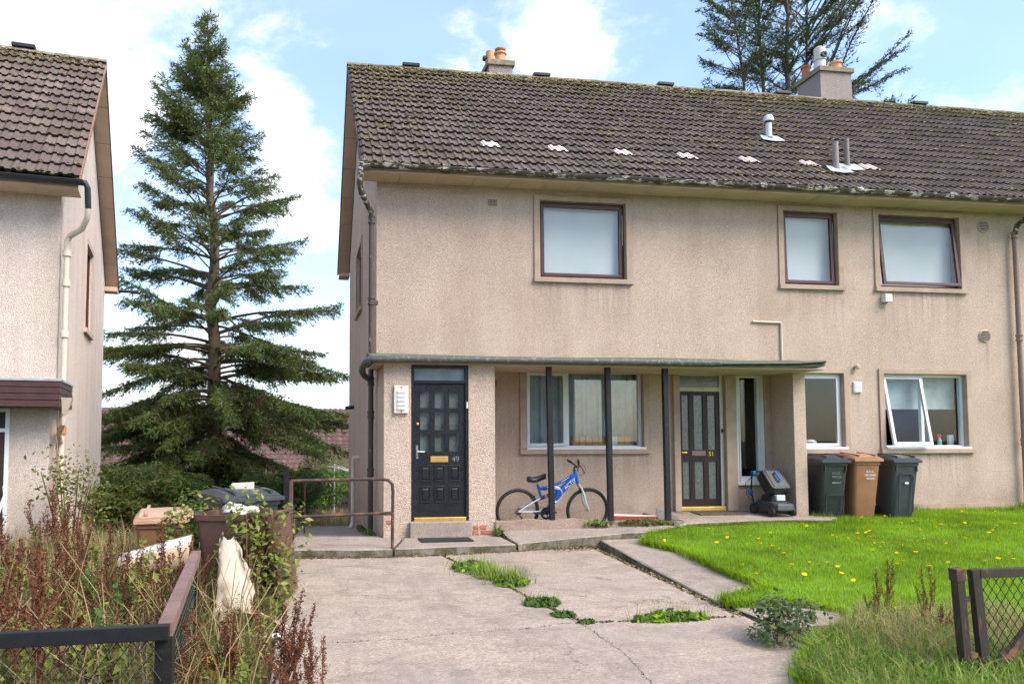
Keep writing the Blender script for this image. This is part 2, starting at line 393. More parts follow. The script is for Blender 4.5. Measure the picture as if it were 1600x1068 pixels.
M['pipe_grey'] = flaky('grey_pipe', (.085, .085, .08), (.22, .22, .19), .54, .60, 18, (1, 1, 1))
M['black'] = plain('black_gloss', (.012, .013, .018), .32, .3, 10, .08, 40, spec=.5, dirt=(.05, .03, .025), dirt_amt=.5)
M['blackpost'] = plain('black_timber', (.013, .012, .012), .5, .3, 12, .3, 50, dirt=(.10, .08, .07), dirt_amt=.4)
M['blackplastic'] = plain('black_plastic', (.020, .021, .023), .45, .2, 9, .12, 120)
M['brass'] = plain('brass', (.78, .50, .13), .35, .15, 9, .05, metal=.75, spec=.6)
M['chrome'] = plain('chrome', (.62, .61, .58), .3, .1, 9, 0, metal=1.)
M['white'] = plain('white_plastic', (.72, .71, .68), .5, .06, 5, .05, dirt=(.4, .36, .3), dirt_amt=.3)
M['glass'] = glass('window_glass', (.92, .95, .95), 0, 1.42); M['glass_recess'] = glass('recess_glass', (.92, .95, .95), 0, 1.7)
M['glass_grey'] = glass('grey_glass', (.95, .97, .97), 0, 1.5)
M['glass_door'] = glass('door_glass', (.45, .5, .5), 0.02, 2.6, .6, 9.)
M['blind'] = plain('white_blind', (.62, .62, .605), .9, .05, 1.5, 0)
M['net'] = plain('net_curtain', (.42, .45, .47), .95, .25, 3, 0)
M['room'] = plain('room_wall', (.075, .08, .085), .95, .1, 2, 0)
M['ridge'] = tile_mat('ridge_tile', (.20, .17, .14), (.36, .31, .25), .7)
M['tile_edge'] = plain('moss_and_shadow_tile_edge', (.030, .024, .015), .95, .5, 12, .6, 60)  # dark moss plus a painted shadow line along each tile course
M['lead'] = plain('flashing', (.40, .41, .42), .5, .25, 9, .2, metal=.2)
M['terracotta'] = plain('terracotta', (.62, .33, .17), .8, .18, 6, .15)
M['terracotta_red'] = plain('red_terracotta', (.48, .16, .08), .8, .18, 6, .15)
M['potwhite'] = plain('pale_pot', (.60, .56, .52), .8, .14, 9, .2)
M['capstone'] = plain('chimney_cap', (.24, .20, .14), .95, .4, 8, .4, 70, dirt=(.30, .20, .07), dirt_amt=.7)
M['concrete'] = concrete('drive_concrete', (.48, .385, .315), (.35, .28, .23), (.53, .41, .32), True, False, True)
M['concrete_path'] = concrete('path_concrete', (.44, .36, .30), (.30, .245, .205), (.49, .385, .305), False, False, True)
M['concrete_edge'] = concrete('mossy_concrete', (.30, .26, .22), (.14, .12, .10), (.33, .28, .2), False, True)
M['kerb'] = concrete('pink_kerb', (.46, .32, .25), (.32, .23, .18), (.42, .34, .24), False, False, True)
M['brick'] = plain('red_brick', (.38, .15, .10), .9, .25, 12, .4, 60)
M['soil'] = plain('soil', (.10, .078, .05), .98, .35, 4, .6, 30)
M['turf'] = plain('turf', (.13, .24, .02), .98, .3, 3, .5, 40)
M['felt'] = plain('green_felt', (.115, .145, .085), .9, .3, 7, .4, 60, dirt=(.05, .06, .03), dirt_amt=.7)
M['rust'] = flaky('rusty_steel', (.060, .042, .035), (.24, .115, .06), .5, .62, 9, rough=.75)
M['wire'] = plain('mesh_wire', (.02, .024, .018), .6, .2, 9, 0)

# ------------------------------------------------------------------ setting: ground, drive, path, lawn
def gz(x, y):
    """natural ground: falls gently to the street, steeply behind the houses"""
    if y < 2: return -.60
    if y <= 9.6: return -.60 + (y - 2) * (.21 / 7.6)
    if y <= 11.2: return -.39
    if y <= 46: return -.39 - (y - 11.2) * .096
    return -3.73 + (y - 46) * .004
def drive_z(y): return -.335 - .03 * (9.6 - y)
def lawn_z(x, y): return -.11 - .048 * (12.2 - y) 
def build_ground():
    ys = [-160, -60, -25, -10, 0, 2] + [3 + .8 * i for i in range(14)] + [14.5, 16, 18, 20, 23, 26, 30, 34, 38, 42, 46, 52, 60, 80, 120, 200, 400, 900]
    xs = [-900, -400, -150, -80, -50, -30, -20, -14, -10] + [-8 + i for i in range(30)] + [24, 28, 34, 45, 70, 120, 300, 900]
    v = [(x, y, gz(x, y)) for y in ys for x in xs]; nx = len(xs)
    f = [(j*nx + i, j*nx + i + 1, (j+1)*nx + i + 1, (j+1)*nx + i) for j in range(len(ys) - 1) for i in range(nx - 1)]
    me = bpy.data.meshes.new('ground'); me.from_pydata(v, [], f); n = NT('rough_ground')
    c = n.mix(n.ramp(n.noise(.8, 6, .65), .35, .65), (.10, .085, .045), (.075, .10, .028)); c = n.mix(n.ramp(n.noise(9, 5), .5, .7, 0, .6), c, (.20, .155, .085))
    me.materials.append(n.done(c, .98, n.bump(n.noise(14, 5), .6, .03)))
    tag(link('ground', me), kind='structure')
build_ground()
tag(MB().poly((-120, -9.5, -.592), (120, -9.5, -.592), (120, -2.2, -.592), (-120, -2.2, -.592)).build('road', plain('asphalt', (.055, .053, .052), .9, .2, 3, .5, 60)), kind='structure')
tag(MB().box(-120, 120, -2.199, .2, -.7, -.48).build('pavement', concrete('pavement_concrete', (.36, .33, .30), (.27, .25, .23), (.38, .33, .28), False)), kind='structure')

def slab(parent, poly, zf, thick, mat, edge=None, name='slab', sub=.35, rough_edge=0.0, lip=.03):
    """concrete slab: polygon outline (counter-clockwise), top at zf(x, y), edges slightly worn"""
    pts = []
    for i, (a, b) in enumerate(zip(poly, poly[1:] + poly[:1])):
        a, b = Vector(a), Vector(b); k = max(1, int((b - a).length / sub))
        for q in range(k):
            p = a.lerp(b, q / k)
            if rough_edge: p = p + Vector((random.uniform(-1, 1), random.uniform(-1, 1))) * rough_edge
            pts.append((p.x, p.y))
    c = (sum(p[0] for p in pts) / len(pts), sum(p[1] for p in pts) / len(pts))
    mb = MB(); n = len(pts)
    def ins(p, d):
        v = Vector((c[0] - p[0], c[1] - p[1])); l = v.length; v = v / l * min(d, l * .3); return (p[0] + v.x, p[1] + v.y)
    top = [ins(p, lip) for p in pts]
    mb.v += [(x, y, zf(x, y)) for x, y in top] + [(x, y, zf(x, y) - lip * random.uniform(.25, .6)) for x, y in pts] + [(x, y, zf(x, y) - thick) for x, y in pts]
    mb.f.append(tuple(range(n))); mb.m.append(0)
    for i in range(n):
        j = (i + 1) % n
        mb.f.append((i, n + i, n + j, j)); mb.m.append(0)
        mb.f.append((n + i, 2*n + i, 2*n + j, n + j)); mb.m.append(1 if edge else 0)
    return mb.build(name, [mat, edge] if edge else mat, parent)

drive = MB(); drive.poly((-.2, 2.2, drive_z(2.2) - .03), (4.06, 2.2, drive_z(2.2) - .03), (4.06, 10.45, drive_z(10.45) - .03), (-.15, 10.1, drive_z(10.1) - .03))
drive = tag(drive.build('driveway', M['soil']), kind='structure')
dz = lambda x, y: drive_z(y)
def crack(a, b, n, amp, seed):
    """jagged line from a to b shared by the two slabs that meet there"""
    r_ = random.Random(seed); a, b = Vector(a), Vector(b); nr = Vector((-(b - a).y, (b - a).x)).normalized(); o = 0; pts = []
    for k in range(n + 1):
        o = o * .6 + r_.gauss(0, amp); pts.append(a.lerp(b, k / n) + nr * (o if 0 < k < n else 0))
    return pts
def side(pts, d):
    nr = [Vector((-(q - p).y, (q - p).x)).normalized() for p, q in zip(pts, pts[1:])]; nr.append(nr[-1]); return [tuple(p + m * d) for p, m in zip(pts, nr)]
cH = crack((-.20, 6.30), (2.46, 6.62), 18, .022, 1); cR = crack((2.46, 6.62), (4.05, 6.66), 10, .010, 2); cV = crack((2.28, 2.3), (2.46, 6.62), 22, .022, 3)
cJ = [Vector(p) for p in ((2.46, 6.62), (2.40, 6.95), (2.32, 7.36), (2.24, 7.9), (2.14, 8.47), (1.98, 9.1), (1.81, 9.94))]
slab(drive, side(cH, .002) + side(cJ, .006) + [(-.10, 9.98)], dz, .12, M['concrete'], sub=9, lip=.012)
slab(drive, side(cR, .004) + [(4.04, 10.5), (1.83, 10.05)] + side(cJ, -.006)[::-1][:-1], lambda x, y: drive_z(y) - .004, .12, M['concrete'], sub=9, lip=.012)
slab(drive, [(-.22, 2.3)] + side(cV, .0015) + side(cH, -.002)[::-1], lambda x, y: drive_z(y) + .001, .12, M['concrete'], sub=9, lip=.005)
slab(drive, [(3.9, 2.3)] + side(cR, -.003)[::-1] + side(cV, -.0015)[::-1][1:], lambda x, y: drive_z(y) - .001, .12, M['concrete'], sub=9, lip=.005)

path = MB(); path.poly((1.2, 10.1, -.30), (4.3, 10.6, -.30), (8.2, 11.3, -.30), (8.2, 12.19, -.30), (1.2, 12.19, -.30))
path = tag(path.build('path', M['soil']), kind='structure')
pz = lambda x, y: -.22
slab(path, [(-.12, 10.02), (1.16, 9.93), (1.42, 10.98), (1.14, 11.0), (1.14, 11.2), (-.10, 11.2)], pz, .22, M['concrete_path'], M['concrete_edge'], rough_edge=.004)
slab(path, [(1.19, 9.93), (2.86, 10.13), (2.86, 11.0), (1.45, 10.98)], lambda x, y: -.222, .22, M['concrete_path'], M['concrete_edge'], rough_edge=.004)
slab(path, [(2.88, 10.13), (4.14, 10.44), (5.05, 10.62), (5.8, 11.02), (4.4, 10.93), (2.86, 10.93)], lambda x, y: -.22 + .02 * (x - 2.9) / 2 + .075 * (y - 10.13) / .8, .22, M['concrete_path'], M['concrete_edge'], rough_edge=.02)
sl = lambda x, y: -.225 - .096 * (y - 11.2)
slab(path, [(-.10, 11.22), (1.14, 11.22), (1.14, 13.1), (-.08, 13.1)], sl, .22, M['concrete_path'], M['concrete_edge'], rough_edge=.004)
slab(path, [(-.06, 13.12), (1.14, 13.12), (1.14, 15.4), (-.06, 15.4)], sl, .3, M['concrete_path'], M['concrete_edge'], rough_edge=.01)
slab(path, [(-.06, 15.42), (1.14, 15.42), (1.12, 19), (-.06, 19)], sl, .3, M['concrete_path'], M['concrete_edge'], rough_edge=.01)
# floor of the porch recess, apron in front of the right-hand door, ramp down to the drive, loose patch
slab(path, [(2.82, 11.13), (5.62, 11.13), (5.62, 12.19), (2.82, 12.19)], lambda x, y: -.243, .1, M['concrete_path'])
slab(path, [(5.64, 11.02), (6.9, 11.2), (7.7, 11.22), (8.25, 11.12), (8.55, 11.3), (8.28, 11.52), (7.98, 11.54), (7.98, 12.19), (5.64, 12.19)], lambda x, y: -.045 - .05 * max(0, 12.19 - y), .2, M['concrete_path'], M['concrete_edge'], rough_edge=.01)
slab(path, [(4.06, 7.0), (4.84, 7.3), (4.84, 8.4), (4.9, 9.4), (4.7, 10.0), (4.9, 10.52), (4.16, 10.42)], lambda x, y: -.235 - .052 * max(0, 10.4 - y) + .0, .2, M['concrete_path'], M['concrete_edge'], rough_edge=.012)
slab(path, [(4.09, 6.1), (4.86, 6.2), (5.0, 6.55), (4.72, 6.86), (4.08, 6.92)], lambda x, y: -.395, .14, M['concrete_path'], M['concrete_edge'], rough_edge=.012)

LAWN_EDGE = [(4.62, 10.0), (4.86, 9.4), (4.79, 8.4), (4.8, 7.42), (4.10, 7.1), (4.08, 6.9), (4.7, 6.84), (4.98, 6.52), (4.84, 6.14), (4.1, 5.75), (3.45, 5.0), (3.3, 4.0), (3.3, 2.6),
             (18, 2.6), (18, 12.15), (8.32, 12.15), (8.3, 11.52), (8.55, 11.34), (8.2, 11.14), (7.65, 11.24), (6.9, 11.22), (5.8, 11.02), (5.05, 10.6)]
def in_poly(x, y, poly):
    r = np.zeros(np.shape(x), bool); n = len(poly)
    for i in range(n):
        (x1, y1), (x2, y2) = poly[i], poly[(i + 1) % n]
        c = ((y1 > y) != (y2 > y)) & (x < (x2 - x1) * (y - y1) / (y2 - y1 + 1e-12) + x1); r ^= c
    return r
def build_lawn():
    from mathutils.geometry import tessellate_polygon
    bm = bmesh.new(); vs_ = [bm.verts.new((x, y, 0)) for x, y in LAWN_EDGE]
    for tri in tessellate_polygon([[Vector((x, y, 0)) for x, y in LAWN_EDGE]]): bm.faces.new([vs_[i] for i in tri])
    for v in bm.verts: v.co.z = lawn_z(v.co.x, v.co.y)
    bmesh.ops.recalc_face_normals(bm, faces=bm.faces)
    me = bpy.data.meshes.new('lawn'); bm.to_mesh(me); bm.free(); me.materials.append(M['turf']); tag(link('lawn', me), kind='structure')
build_lawn()

# ------------------------------------------------------------------ main house
D, YP = 12.2, 11.0          # facade plane, porch plane
XL, XR = 1.16, 19.0
house = thing('terraced_house', 'beige harled terraced house with brown tiled roof and flat porch canopy', 'house', (XL, D, 0), world=True)

def wall_face(mb, x0, x1, z0, z1, y, holes, depth=.16, back=True):
    xs = sorted({x0, x1} | {h[0] for h in holes} | {h[1] for h in holes}); zs = sorted({z0, z1} | {h[2] for h in holes} | {h[3] for h in holes})
    for a, b in zip(xs, xs[1:]):
        for c, d in zip(zs, zs[1:]):
            mx, mz = (a + b) / 2, (c + d) / 2
            if any(h[0] < mx < h[1] and h[2] < mz < h[3] for h in holes): continue
            mb.poly((a, y, c), (b, y, c), (b, y, d), (a, y, d))
    for a, b, c, d in holes:
        mb.poly((a, y, c), (a, y + depth, c), (a, y + depth, d), (a, y, d)); mb.poly((b, y, c), (b, y, d), (b, y + depth, d), (b, y + depth, c))
        mb.poly((a, y, d), (a, y + depth, d), (b, y + depth, d), (b, y, d)); mb.poly((a, y, c), (b, y, c), (b, y + depth, c), (a, y + depth, c))
# holes: x0, x1, z0, z1 (inside the painted surround bands)
BAND = .095
WIN = dict(w1=(3.79, 5.51, 3.775, 5.245), w2=(8.235, 9.485, 3.79, 5.275), w3=(10.105, 11.955, 3.80, 5.285),
           ll=(3.525, 5.77, .925, 2.40), lm=(8.27, 9.515, .915, 2.405), lr=(10.105, 11.97, .915, 2.41))
HOLE = {k: (a + BAND, b - BAND, c + .08, d - .08) for k, (a, b, c, d) in WIN.items()}
HOLE['d51'] = (6.30, 7.135, -.05, 2.32); HOLE['side'] = (7.33, 7.87, .42, 2.33)
fw = MB(); wall_face(fw, XL, XR, -.6, 5.50, D, list(HOLE.values()), .17)
wall = fw.build('wall', M['harl'], house, fix=False)
# gable wall with a small window, and back wall
RIDGE_Y, RIDGE_Z, EAVE_Y, EAVE_Z, BACK_Y = 15.8, 8.98, 11.74, 5.46, 19.87
gw = MB(); GW = (15.2, 16.6, 3.8, 5.1)
def gable(mb, x, y0, y1, hole):
    a, b, c, d = hole
    mb.poly((x, y0, -1.2), (x, y0, 5.5), (x, a, 5.5), (x, a, -1.2)); mb.poly((x, b, -1.2), (x, b, 5.5), (x, y1, 5.5), (x, y1, -1.2))
    mb.poly((x, a, -1.2), (x, a, c), (x, b, c), (x, b, -1.2)); mb.poly((x, a, d), (x, a, 5.5), (x, b, 5.5), (x, b, d))
    mb.poly((x, y0, 5.5), (x, RIDGE_Y, RIDGE_Z - .15), (x, y1, 5.5))
    for p, q in (((a, c), (a, d)), ((a, d), (b, d)), ((b, d), (b, c)), ((b, c), (a, c))):
        mb.poly((x, p[0], p[1]), (x, q[0], q[1]), (x + .12, q[0], q[1]), (x + .12, p[0], p[1]))
gable(gw, XL, D, 19.35, GW)
gw.build('gable_wall', M['harl'], house, fix=False)
MB().poly((XL, 19.35, -1.5), (XR, 19.35, -1.5), (XR, 19.35, 5.5), (XL, 19.35, 5.5)).build('back_wall', M['harl'], house)
MB().poly((XR, D, -1.2), (XR, 19.35, -1.2), (XR, 19.35, 5.5), (XR, RIDGE_Y, 8.8), (XR, D, 5.5)).build('party_wall', M['harl'], house)
# plinth along the foot of the right-hand wall
MB().box(8.3, XR, D - .03, D + .0, -.5, .02).build('plinth', M['plinth'], house)
# dark rooms behind the panes
for nm, (a, b, c, d) in {'upper': (2.0, 12.9, 3.0, 5.6), 'lower': (2.9, 12.9, -.2, 2.8)}.items():
    mb = MB(); y0, y1 = D + .175, D + 3.2
    mb.poly((a, y1, c), (b, y1, c), (b, y1, d), (a, y1, d)); mb.poly((a, y0, c), (b, y0, c), (b, y1, c), (a, y1, c)); mb.poly((a, y0, d), (a, y1, d), (b, y1, d), (b, y0, d))
    for x in (a, 6.0, 7.95, 9.9, b): mb.poly((x, y0, c), (x, y0, d), (x, y1, d), (x, y1, c))
    mb.build('room', M['room'], house, fix=False)

def frame_bars(mb, x0, x1, z0, z1, w, y0, y1, wt=None, wb=None):
    wt = wt or w; wb = wb or w
    mb.box(x0, x0 + w, y0, y1, z0, z1); mb.box(x1 - w, x1, y0, y1, z0, z1)
    mb.box(x0 + w, x1 - w, y0, y1, z1 - wt, z1); mb.box(x0 + w, x1 - w, y0, y1, z0, z0 + wb)
def surround(parent, o, h, y, mat, proud=.028, drop=0):
    a, b, c, d = o; e, f, g, i = h; mb = MB()
    mb.box(a, e, y - proud, y + .002, c + .08, d); mb.box(f, b, y - proud, y + .002, c + .08, d)
    mb.box(e, f, y - proud, y + .002, i, d)
    mb.build('surround', mat, parent, bevel=.004)
    MB().box(a - .01, b + .01, y - proud - .03, y + .002, c, c + .078).build('sill', mat, parent, bevel=.006)
    r = MB()                                                       # painted reveals lining the opening
    r.box(e - .001, e + .006, y - proud + .003, y + .10, g, i); r.box(f - .006, f + .001, y - proud + .003, y + .10, g, i)
    r.box(e + .006, f - .006, y - proud + .003, y + .10, i - .006, i + .001)
    r.box(e + .006, f - .006, y - proud + .003, y + .10, g - .001, g + .006)
    r.build('reveal', mat, parent)
def sash_object(parent, name, mb, mat, hinge, ang, bevel=.004):
    """mb is drawn relative to the hinge line (x, 0, 0); opens outwards by ang"""
    return mb.build(name, mat, parent, loc=hinge, rot=(ang, 0, 0), bevel=bevel)
def window(key, label, lights, mat, gl, y=D, fw_=.05, sw=.052, back=None, upvc=False):
    """house > window (outer frame) > surround, sill, reveal, sash, pane, blind; lights: (f0, f1, angle or None, hinge at top)"""
    a, b, c, d = HOLE[key]; a += .007; b -= .007; c += .007; d -= .007
    y0, y1 = y + .075, y + .145; mb = MB(); frame_bars(mb, a, b, c, d, fw_, y0, y1)
    W = b - a
    for l0, l1, *_ in lights[:-1]: mb.box(a + l1 * W - .03, a + l1 * W + .03, y0 + .002, y1, c + fw_, d - fw_)
    win = mb.build('window', mat, house, bevel=.005); win['label'] = label
    surround(win, WIN[key], HOLE[key], y, M['surround'])
    for n, (l0, l1, ang) in enumerate(lights):
        x0 = a + (fw_ if l0 == 0 else l0 * W + .03); x1 = b - fw_ if l1 == 1 else a + l1 * W - .03; z0, z1 = c + fw_, d - fw_
        if ang is None:
            MB().box(x0, x1, y0 + .03, y0 + .036, z0, z1).build('pane', gl, win); continue
        x0 -= .012; x1 += .012; z0 -= .012; z1 += .012; h = z1 - z0
        s = MB(); frame_bars(s, x0, x1, -h, 0, sw, -.016, .03); sash_object(win, 'sash', s, mat, (0, y0, z1), -ang)
        p = MB(); p.box(x0 + sw, x1 - sw, .004, .010, -h + sw, -sw); sash_object(win, 'pane', p, gl, (0, y0, z1), -ang, 0)
        if upvc:
            t = MB(); t.box((x0 + x1) / 2 - .16, (x0 + x1) / 2 + .16, -.024, -.016, -.036, -.016); sash_object(win, 'trickle_vent', t, M['upvc'], (0, y0, z1), -ang)
    if upvc:
        MB().box(a - .0, b + .0, y + .0, y0 - .002, c - .004, c + .028).box(a - .0, b + .03, y - .055, y - .002, c - .012, c + .024).build('window_board', M['upvc'], win, bevel=.004)
    else:
        MB().box(b - .035, b - .025, y0 - .012, y0 - .002, (c + d) / 2 - .05, d - .18).build('vent_strip', M['cream_paint'], win)
    if back: back(win, a, b, c, d, y)
    return win
def blind(win, a, b, c, d, y):
    mb = MB(); n = 7                                                 # net curtain in a few broad soft folds
    w = lambda u: y + .19 + .012 * math.sin((u - a) * 5.1 + c)
    for i in range(n * 4):
        u0, u1 = a + .02 + (b - a - .04) * i / (n * 4), a + .02 + (b - a - .04) * (i + 1) / (n * 4)
        mb.poly((u0, w(u0), c), (u1, w(u1), c), (u1, w(u1), d), (u0, w(u0), d))
    mb.build('net_curtain', M['blind'], win, smooth=True)
window('w1', 'dark red framed upper window with closed sash', [(0, 1, 0.0)], M['mahog'], M['glass_grey'], back=blind)
window('w2', 'small dark red framed upper window', [(0, 1, R(1.2))], M['mahog'], M['glass_grey'], back=blind)
window('w3', 'dark red framed upper window tilted open at the bottom', [(0, 1, R(5.5))], M['mahog'], M['glass_grey'], back=blind)
def net_left(win, a, b, c, d, y):
    mb = MB(); n = 60
    for i in range(n):
        u0, u1 = a + .03 + (b - a - .06) * i / n, a + .03 + (b - a - .06) * (i + 1) / n
        w = lambda u: y + .34 + .03 * math.sin(u * 31) + .02 * math.sin(u * 67 + 1)
        mb.poly((u0, w(u0), c), (u1, w(u1), c), (u1, w(u1), d), (u0, w(u0), d))
    mb.build('net_curtain', M['net'], win, smooth=True)
window('ll', 'white framed window with net curtain in the porch recess', [(0, .36, 0.0), (.36, 1, None)], M['upvc'], M['glass_recess'], back=net_left, upvc=True)
def roller(win, a, b, c, d, y):
    MB().box(a + .05, b - .02, y + .24, y + .25, d - .62, d - .02).build('roller_blind', M['net'], win)
window('lm', 'white framed window partly hidden by the porch side wall', [(0, 1, 0.0)], M['upvc'], M['glass'], upvc=True)
window('lr', 'white framed kitchen window with its left light tilted open', [(0, .50, R(10.5)), (.50, 1, None)], M['upvc'], M['glass'], back=roller, upvc=True)

# tall side window by the right-hand door
a, b, c, d = HOLE['side']; mb = MB(); frame_bars(mb, a, b, c, d, .07, D - .01, D + .09); sw_ = mb.build('window', M['upvc'], house, bevel=.005); sw_['label'] = 'tall narrow white window beside the right-hand door'
mb = MB(); frame_bars(mb, a + .07, b - .07, c + .07, d - .07, .04, D + .005, D + .08); mb.build('sash', M['upvc'], sw_, bevel=.004)
MB().box(a + .11, b - .11, D + .04, D + .046, c + .11, d - .11).build('pane', M['glass'], sw_)
MB().box(a - .01, b + .02, D - .06, D - .012, c - .035, c + .0).build('sill', M['upvc'], sw_, bevel=.006)
MB().lathe([(.0, .0), (.07, .0), (.075, .5), (.06, .62), (.0, .62)], (7.62, D + .45, .35), 16).build('vase', M['white'], sw_, smooth=True)
# painted mullions between door, side window and porch side wall
mb = MB(); mb.box(7.135, 7.33, D - .07, D + .01, -.04, 2.34); mb.box(7.87, 7.98, D - .05, D + .01, -.04, 2.34); mb.box(6.19, 6.30, D - .07, D + .01, -.04, 2.34)
for q in (): pass
mb.build('door_surround', M['surround'], house, bevel=.006)

# ---- right-hand door 51
def leaf_grid(mb, xs, zs, holes, y0, y1):
    """flat leaf with rectangular openings; bars join them"""
    for a, b in zip(xs, xs[1:]):
        for c, d in zip(zs, zs[1:]):
            mx, mz = (a + b) / 2, (c + d) / 2
            if any(h[0] < mx < h[1] and h[2] < mz < h[3] for h in holes): continue
            mb.box(a, b, y0, y1, c, d)
def merged_leaf(x0, x1, z0, z1, holes, y0, y1):
    mb = MB(); wall_face(mb, x0, x1, z0, z1, y0, holes, y1 - y0)
    mb.poly((x0, y0, z0), (x0, y1, z0), (x0, y1, z1), (x0, y0, z1)); mb.poly((x1, y0, z0), (x1, y0, z1), (x1, y1, z1), (x1, y1, z0)); mb.poly((x0, y0, z1), (x0, y1, z1), (x1, y1, z1), (x1, y0, z1)); mb.poly((x0, y0, z0), (x1, y0, z0), (x1, y1, z0), (x0, y1, z0))
    return mb
M['door51'] = plain('dark_brown_door', (.028, .013, .011), .45, .2, 9, .1)
M['frost'] = plain('frosted_glass', (.105, .115, .11), .22, .35, 30, .9, 45, spec=.8)
x0, x1, z0, z1 = 6.335, 7.075, .03, 1.98; Wd, Hd = x1 - x0, z1 - z0
cols = [(.07, .24), (.36, .585), (.705, .90)]; rows = [(.065, .385), (.49, .965)]
holes = [(x0 + Wd * ca, x0 + Wd * cb, z0 + Hd * ra, z0 + Hd * rb) for ca, cb in cols for ra, rb in rows]
door = merged_leaf(x0, x1, z0, z1, holes, D + .04, D + .085).build('door', M['door51'], house, fix=False); door['label'] = 'dark brown glazed door numbered 51'
for a, b, c, d in holes: MB().box(a, b, D + .06, D + .066, c, d).build('pane', M['frost'], door)
MB().box(6.55, 6.80, D + .028, D + .039, .885, .965).build('letter_plate', plain('dull_plate', (.22, .15, .13), .4, .1, metal=.5), door, bevel=.004)
text_mesh('numeral', '51', .105, M['brass'], Matrix.Translation((6.905, D + .036, .915)) @ Matrix.Rotation(R(90), 4, 'X'), door)
MB().tube([(6.36, D + .035, .94), (6.36, D - .005, .94), (6.44, D - .005, .94)], .009, 8).build('handle', M['brass'], door)
MB().box(6.31, 7.13, D - .03, D + .09, -.04, .03).build('threshold', M['brass'], door, bevel=.008)
mb = MB(); mb.box(6.306, 6.335, D + .02, D + .10, .03, 2.31); mb.box(7.075, 7.13, D + .02, D + .10, .03, 2.31); mb.box(6.335, 7.075, D + .02, D + .10, 1.98, 2.05); mb.box(6.335, 7.075, D + .02, D + .10, 2.25, 2.31)
mb.build('door_frame', M['cream_paint'], door, bevel=.004)
MB().box(6.335, 7.075, D + .05, D + .056, 2.05, 2.25).build('fanlight', M['frost'], door)
MB().box(7.088, 7.115, D + .0, D + .02, 1.28, 1.34).build('bell_push', M['blackplastic'], door, bevel=.003)

# ---- porch block with door 49
PX1 = 2.80
M['harl_porch'] = harl('porch_harling', (.63, .49, .395), (.42, .32, .25), (.5, .33, .22), .35, 52.)
pb = MB(); hole49 = (1.555, 2.405, -.0, 2.26)
wall_face(pb, XL, PX1, -.6, 2.28, YP, [hole49], .12)
pb.poly((XL, YP, -.6), (XL, YP, 2.28), (XL, D, 2.28), (XL, D, -.6)); pb.poly((PX1, YP, -.6), (PX1, D, -.6), (PX1, D, 2.28), (PX1, YP, 2.28))
pb.build('porch_wall', M['harl_porch'], house, fix=False)
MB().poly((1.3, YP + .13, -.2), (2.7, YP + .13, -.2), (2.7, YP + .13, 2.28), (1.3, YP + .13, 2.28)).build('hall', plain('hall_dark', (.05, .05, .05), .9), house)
x0, x1, z0, z1 = 1.605, 2.36, .04, 1.985; Wd, Hd = x1 - x0, z1 - z0; yf = YP + .045
pc = [(.118, .31), (.404, .596), (.69, .882)]; pr = [(.818, .945), (.655, .785), (.495, .623)]; kr = [(.27, .39), (.115, .236)]
holes = [(x0 + Wd * a, x0 + Wd * b, z0 + Hd * c, z0 + Hd * d) for a, b in pc for c, d in pr]
door = merged_leaf(x0, x1, z0, z1, holes, yf, yf + .045).build('door', M['black'], house, fix=False); door['label'] = 'black panelled front door numbered 49'
M['pane49'] = glass('old_door_glass', (.75, .78, .76), .01, 2.3)
for i, (a, b, c, d) in enumerate(holes):
    MB().box(a, b, yf + .016, yf + .022, c, d).build('pane', M['pane49'], door)
# arched corners of the top row of panes
for (ca, cb), sgn in ((pc[0], 1), (pc[2], -1)):
    a, b = x0 + Wd * ca, x0 + Wd * cb; d = z0 + Hd * pr[0][1]; xx = (a, a + (b - a) * .75) if sgn > 0 else (b, b - (b - a) * .75)
    MB().prism([(xx[0], d - .055), (xx[1], d), (xx[0], d)], yf + .002, yf + .015).build('arch_corner', M['black'], door)
MB().poly((1.62, yf + .06, .9), (2.35, yf + .06, .9), (2.35, yf + .06, 1.95), (1.62, yf + .06, 1.95)).build('reflection_backing', M['blind'], door)  # pale sheet behind the panes, imitating their bright reflections
for ca, cb in pc:
    for ra, rb in kr:
        a, b, c, d = x0 + Wd * (ca - .01), x0 + Wd * (cb + .01), z0 + Hd * ra, z0 + Hd * rb
        mb = MB(); frame_bars(mb, a, b, c, d, .016, yf - .010, yf + .002)
        mb.hexa([(a + .03, yf + .001, c + .03), (b - .03, yf + .001, c + .03), (b - .03, yf + .001, d - .03), (a + .03, yf + .001, d - .03), (a + .048, yf - .014, c + .048), (b - .048, yf - .014, c + .048), (b - .048, yf - .014, d - .048), (a + .048, yf - .014, d - .048)])
        mb.build('panel', M['black'], door, bevel=.003)
MB().box(1.845, 2.105, yf - .012, yf - .001, .845, .93).build('letter_plate', M['brass'], door, bevel=.004)
text_mesh('numeral', '49', .115, M['chrome'], Matrix.Translation((2.215, yf - .004, .885)) @ Matrix.Rotation(R(90), 4, 'X'), door)
mb = MB(); mb.box(1.632, 1.664, yf - .01, yf - .001, .90, 1.09); mb.tube([(1.648, yf - .005, 1.0), (1.648, yf - .05, 1.0), (1.75, yf - .05, .995)], .009, 8); mb.build('handle', M['chrome'], door)
MB().lathe([(0, -.02), (.018, -.016), (.02, 0), (0, 0)], (1.655, yf, 1.40), 12, 'y').build('lock', M['brass'], door, smooth=True)
MB().box(1.60, 2.365, yf - .035, yf + .05, .0, .055).build('threshold', M['brass'], door, bevel=.01)
mb = MB(); mb.box(1.556, 1.604, YP + .012, YP + .10, 0, 2.255); mb.box(2.361, 2.404, YP + .012, YP + .10, 0, 2.255); mb.box(1.604, 2.361, YP + .012, YP + .10, 1.99, 2.035); mb.box(1.604, 2.361, YP + .012, YP + .10, 2.215, 2.255)
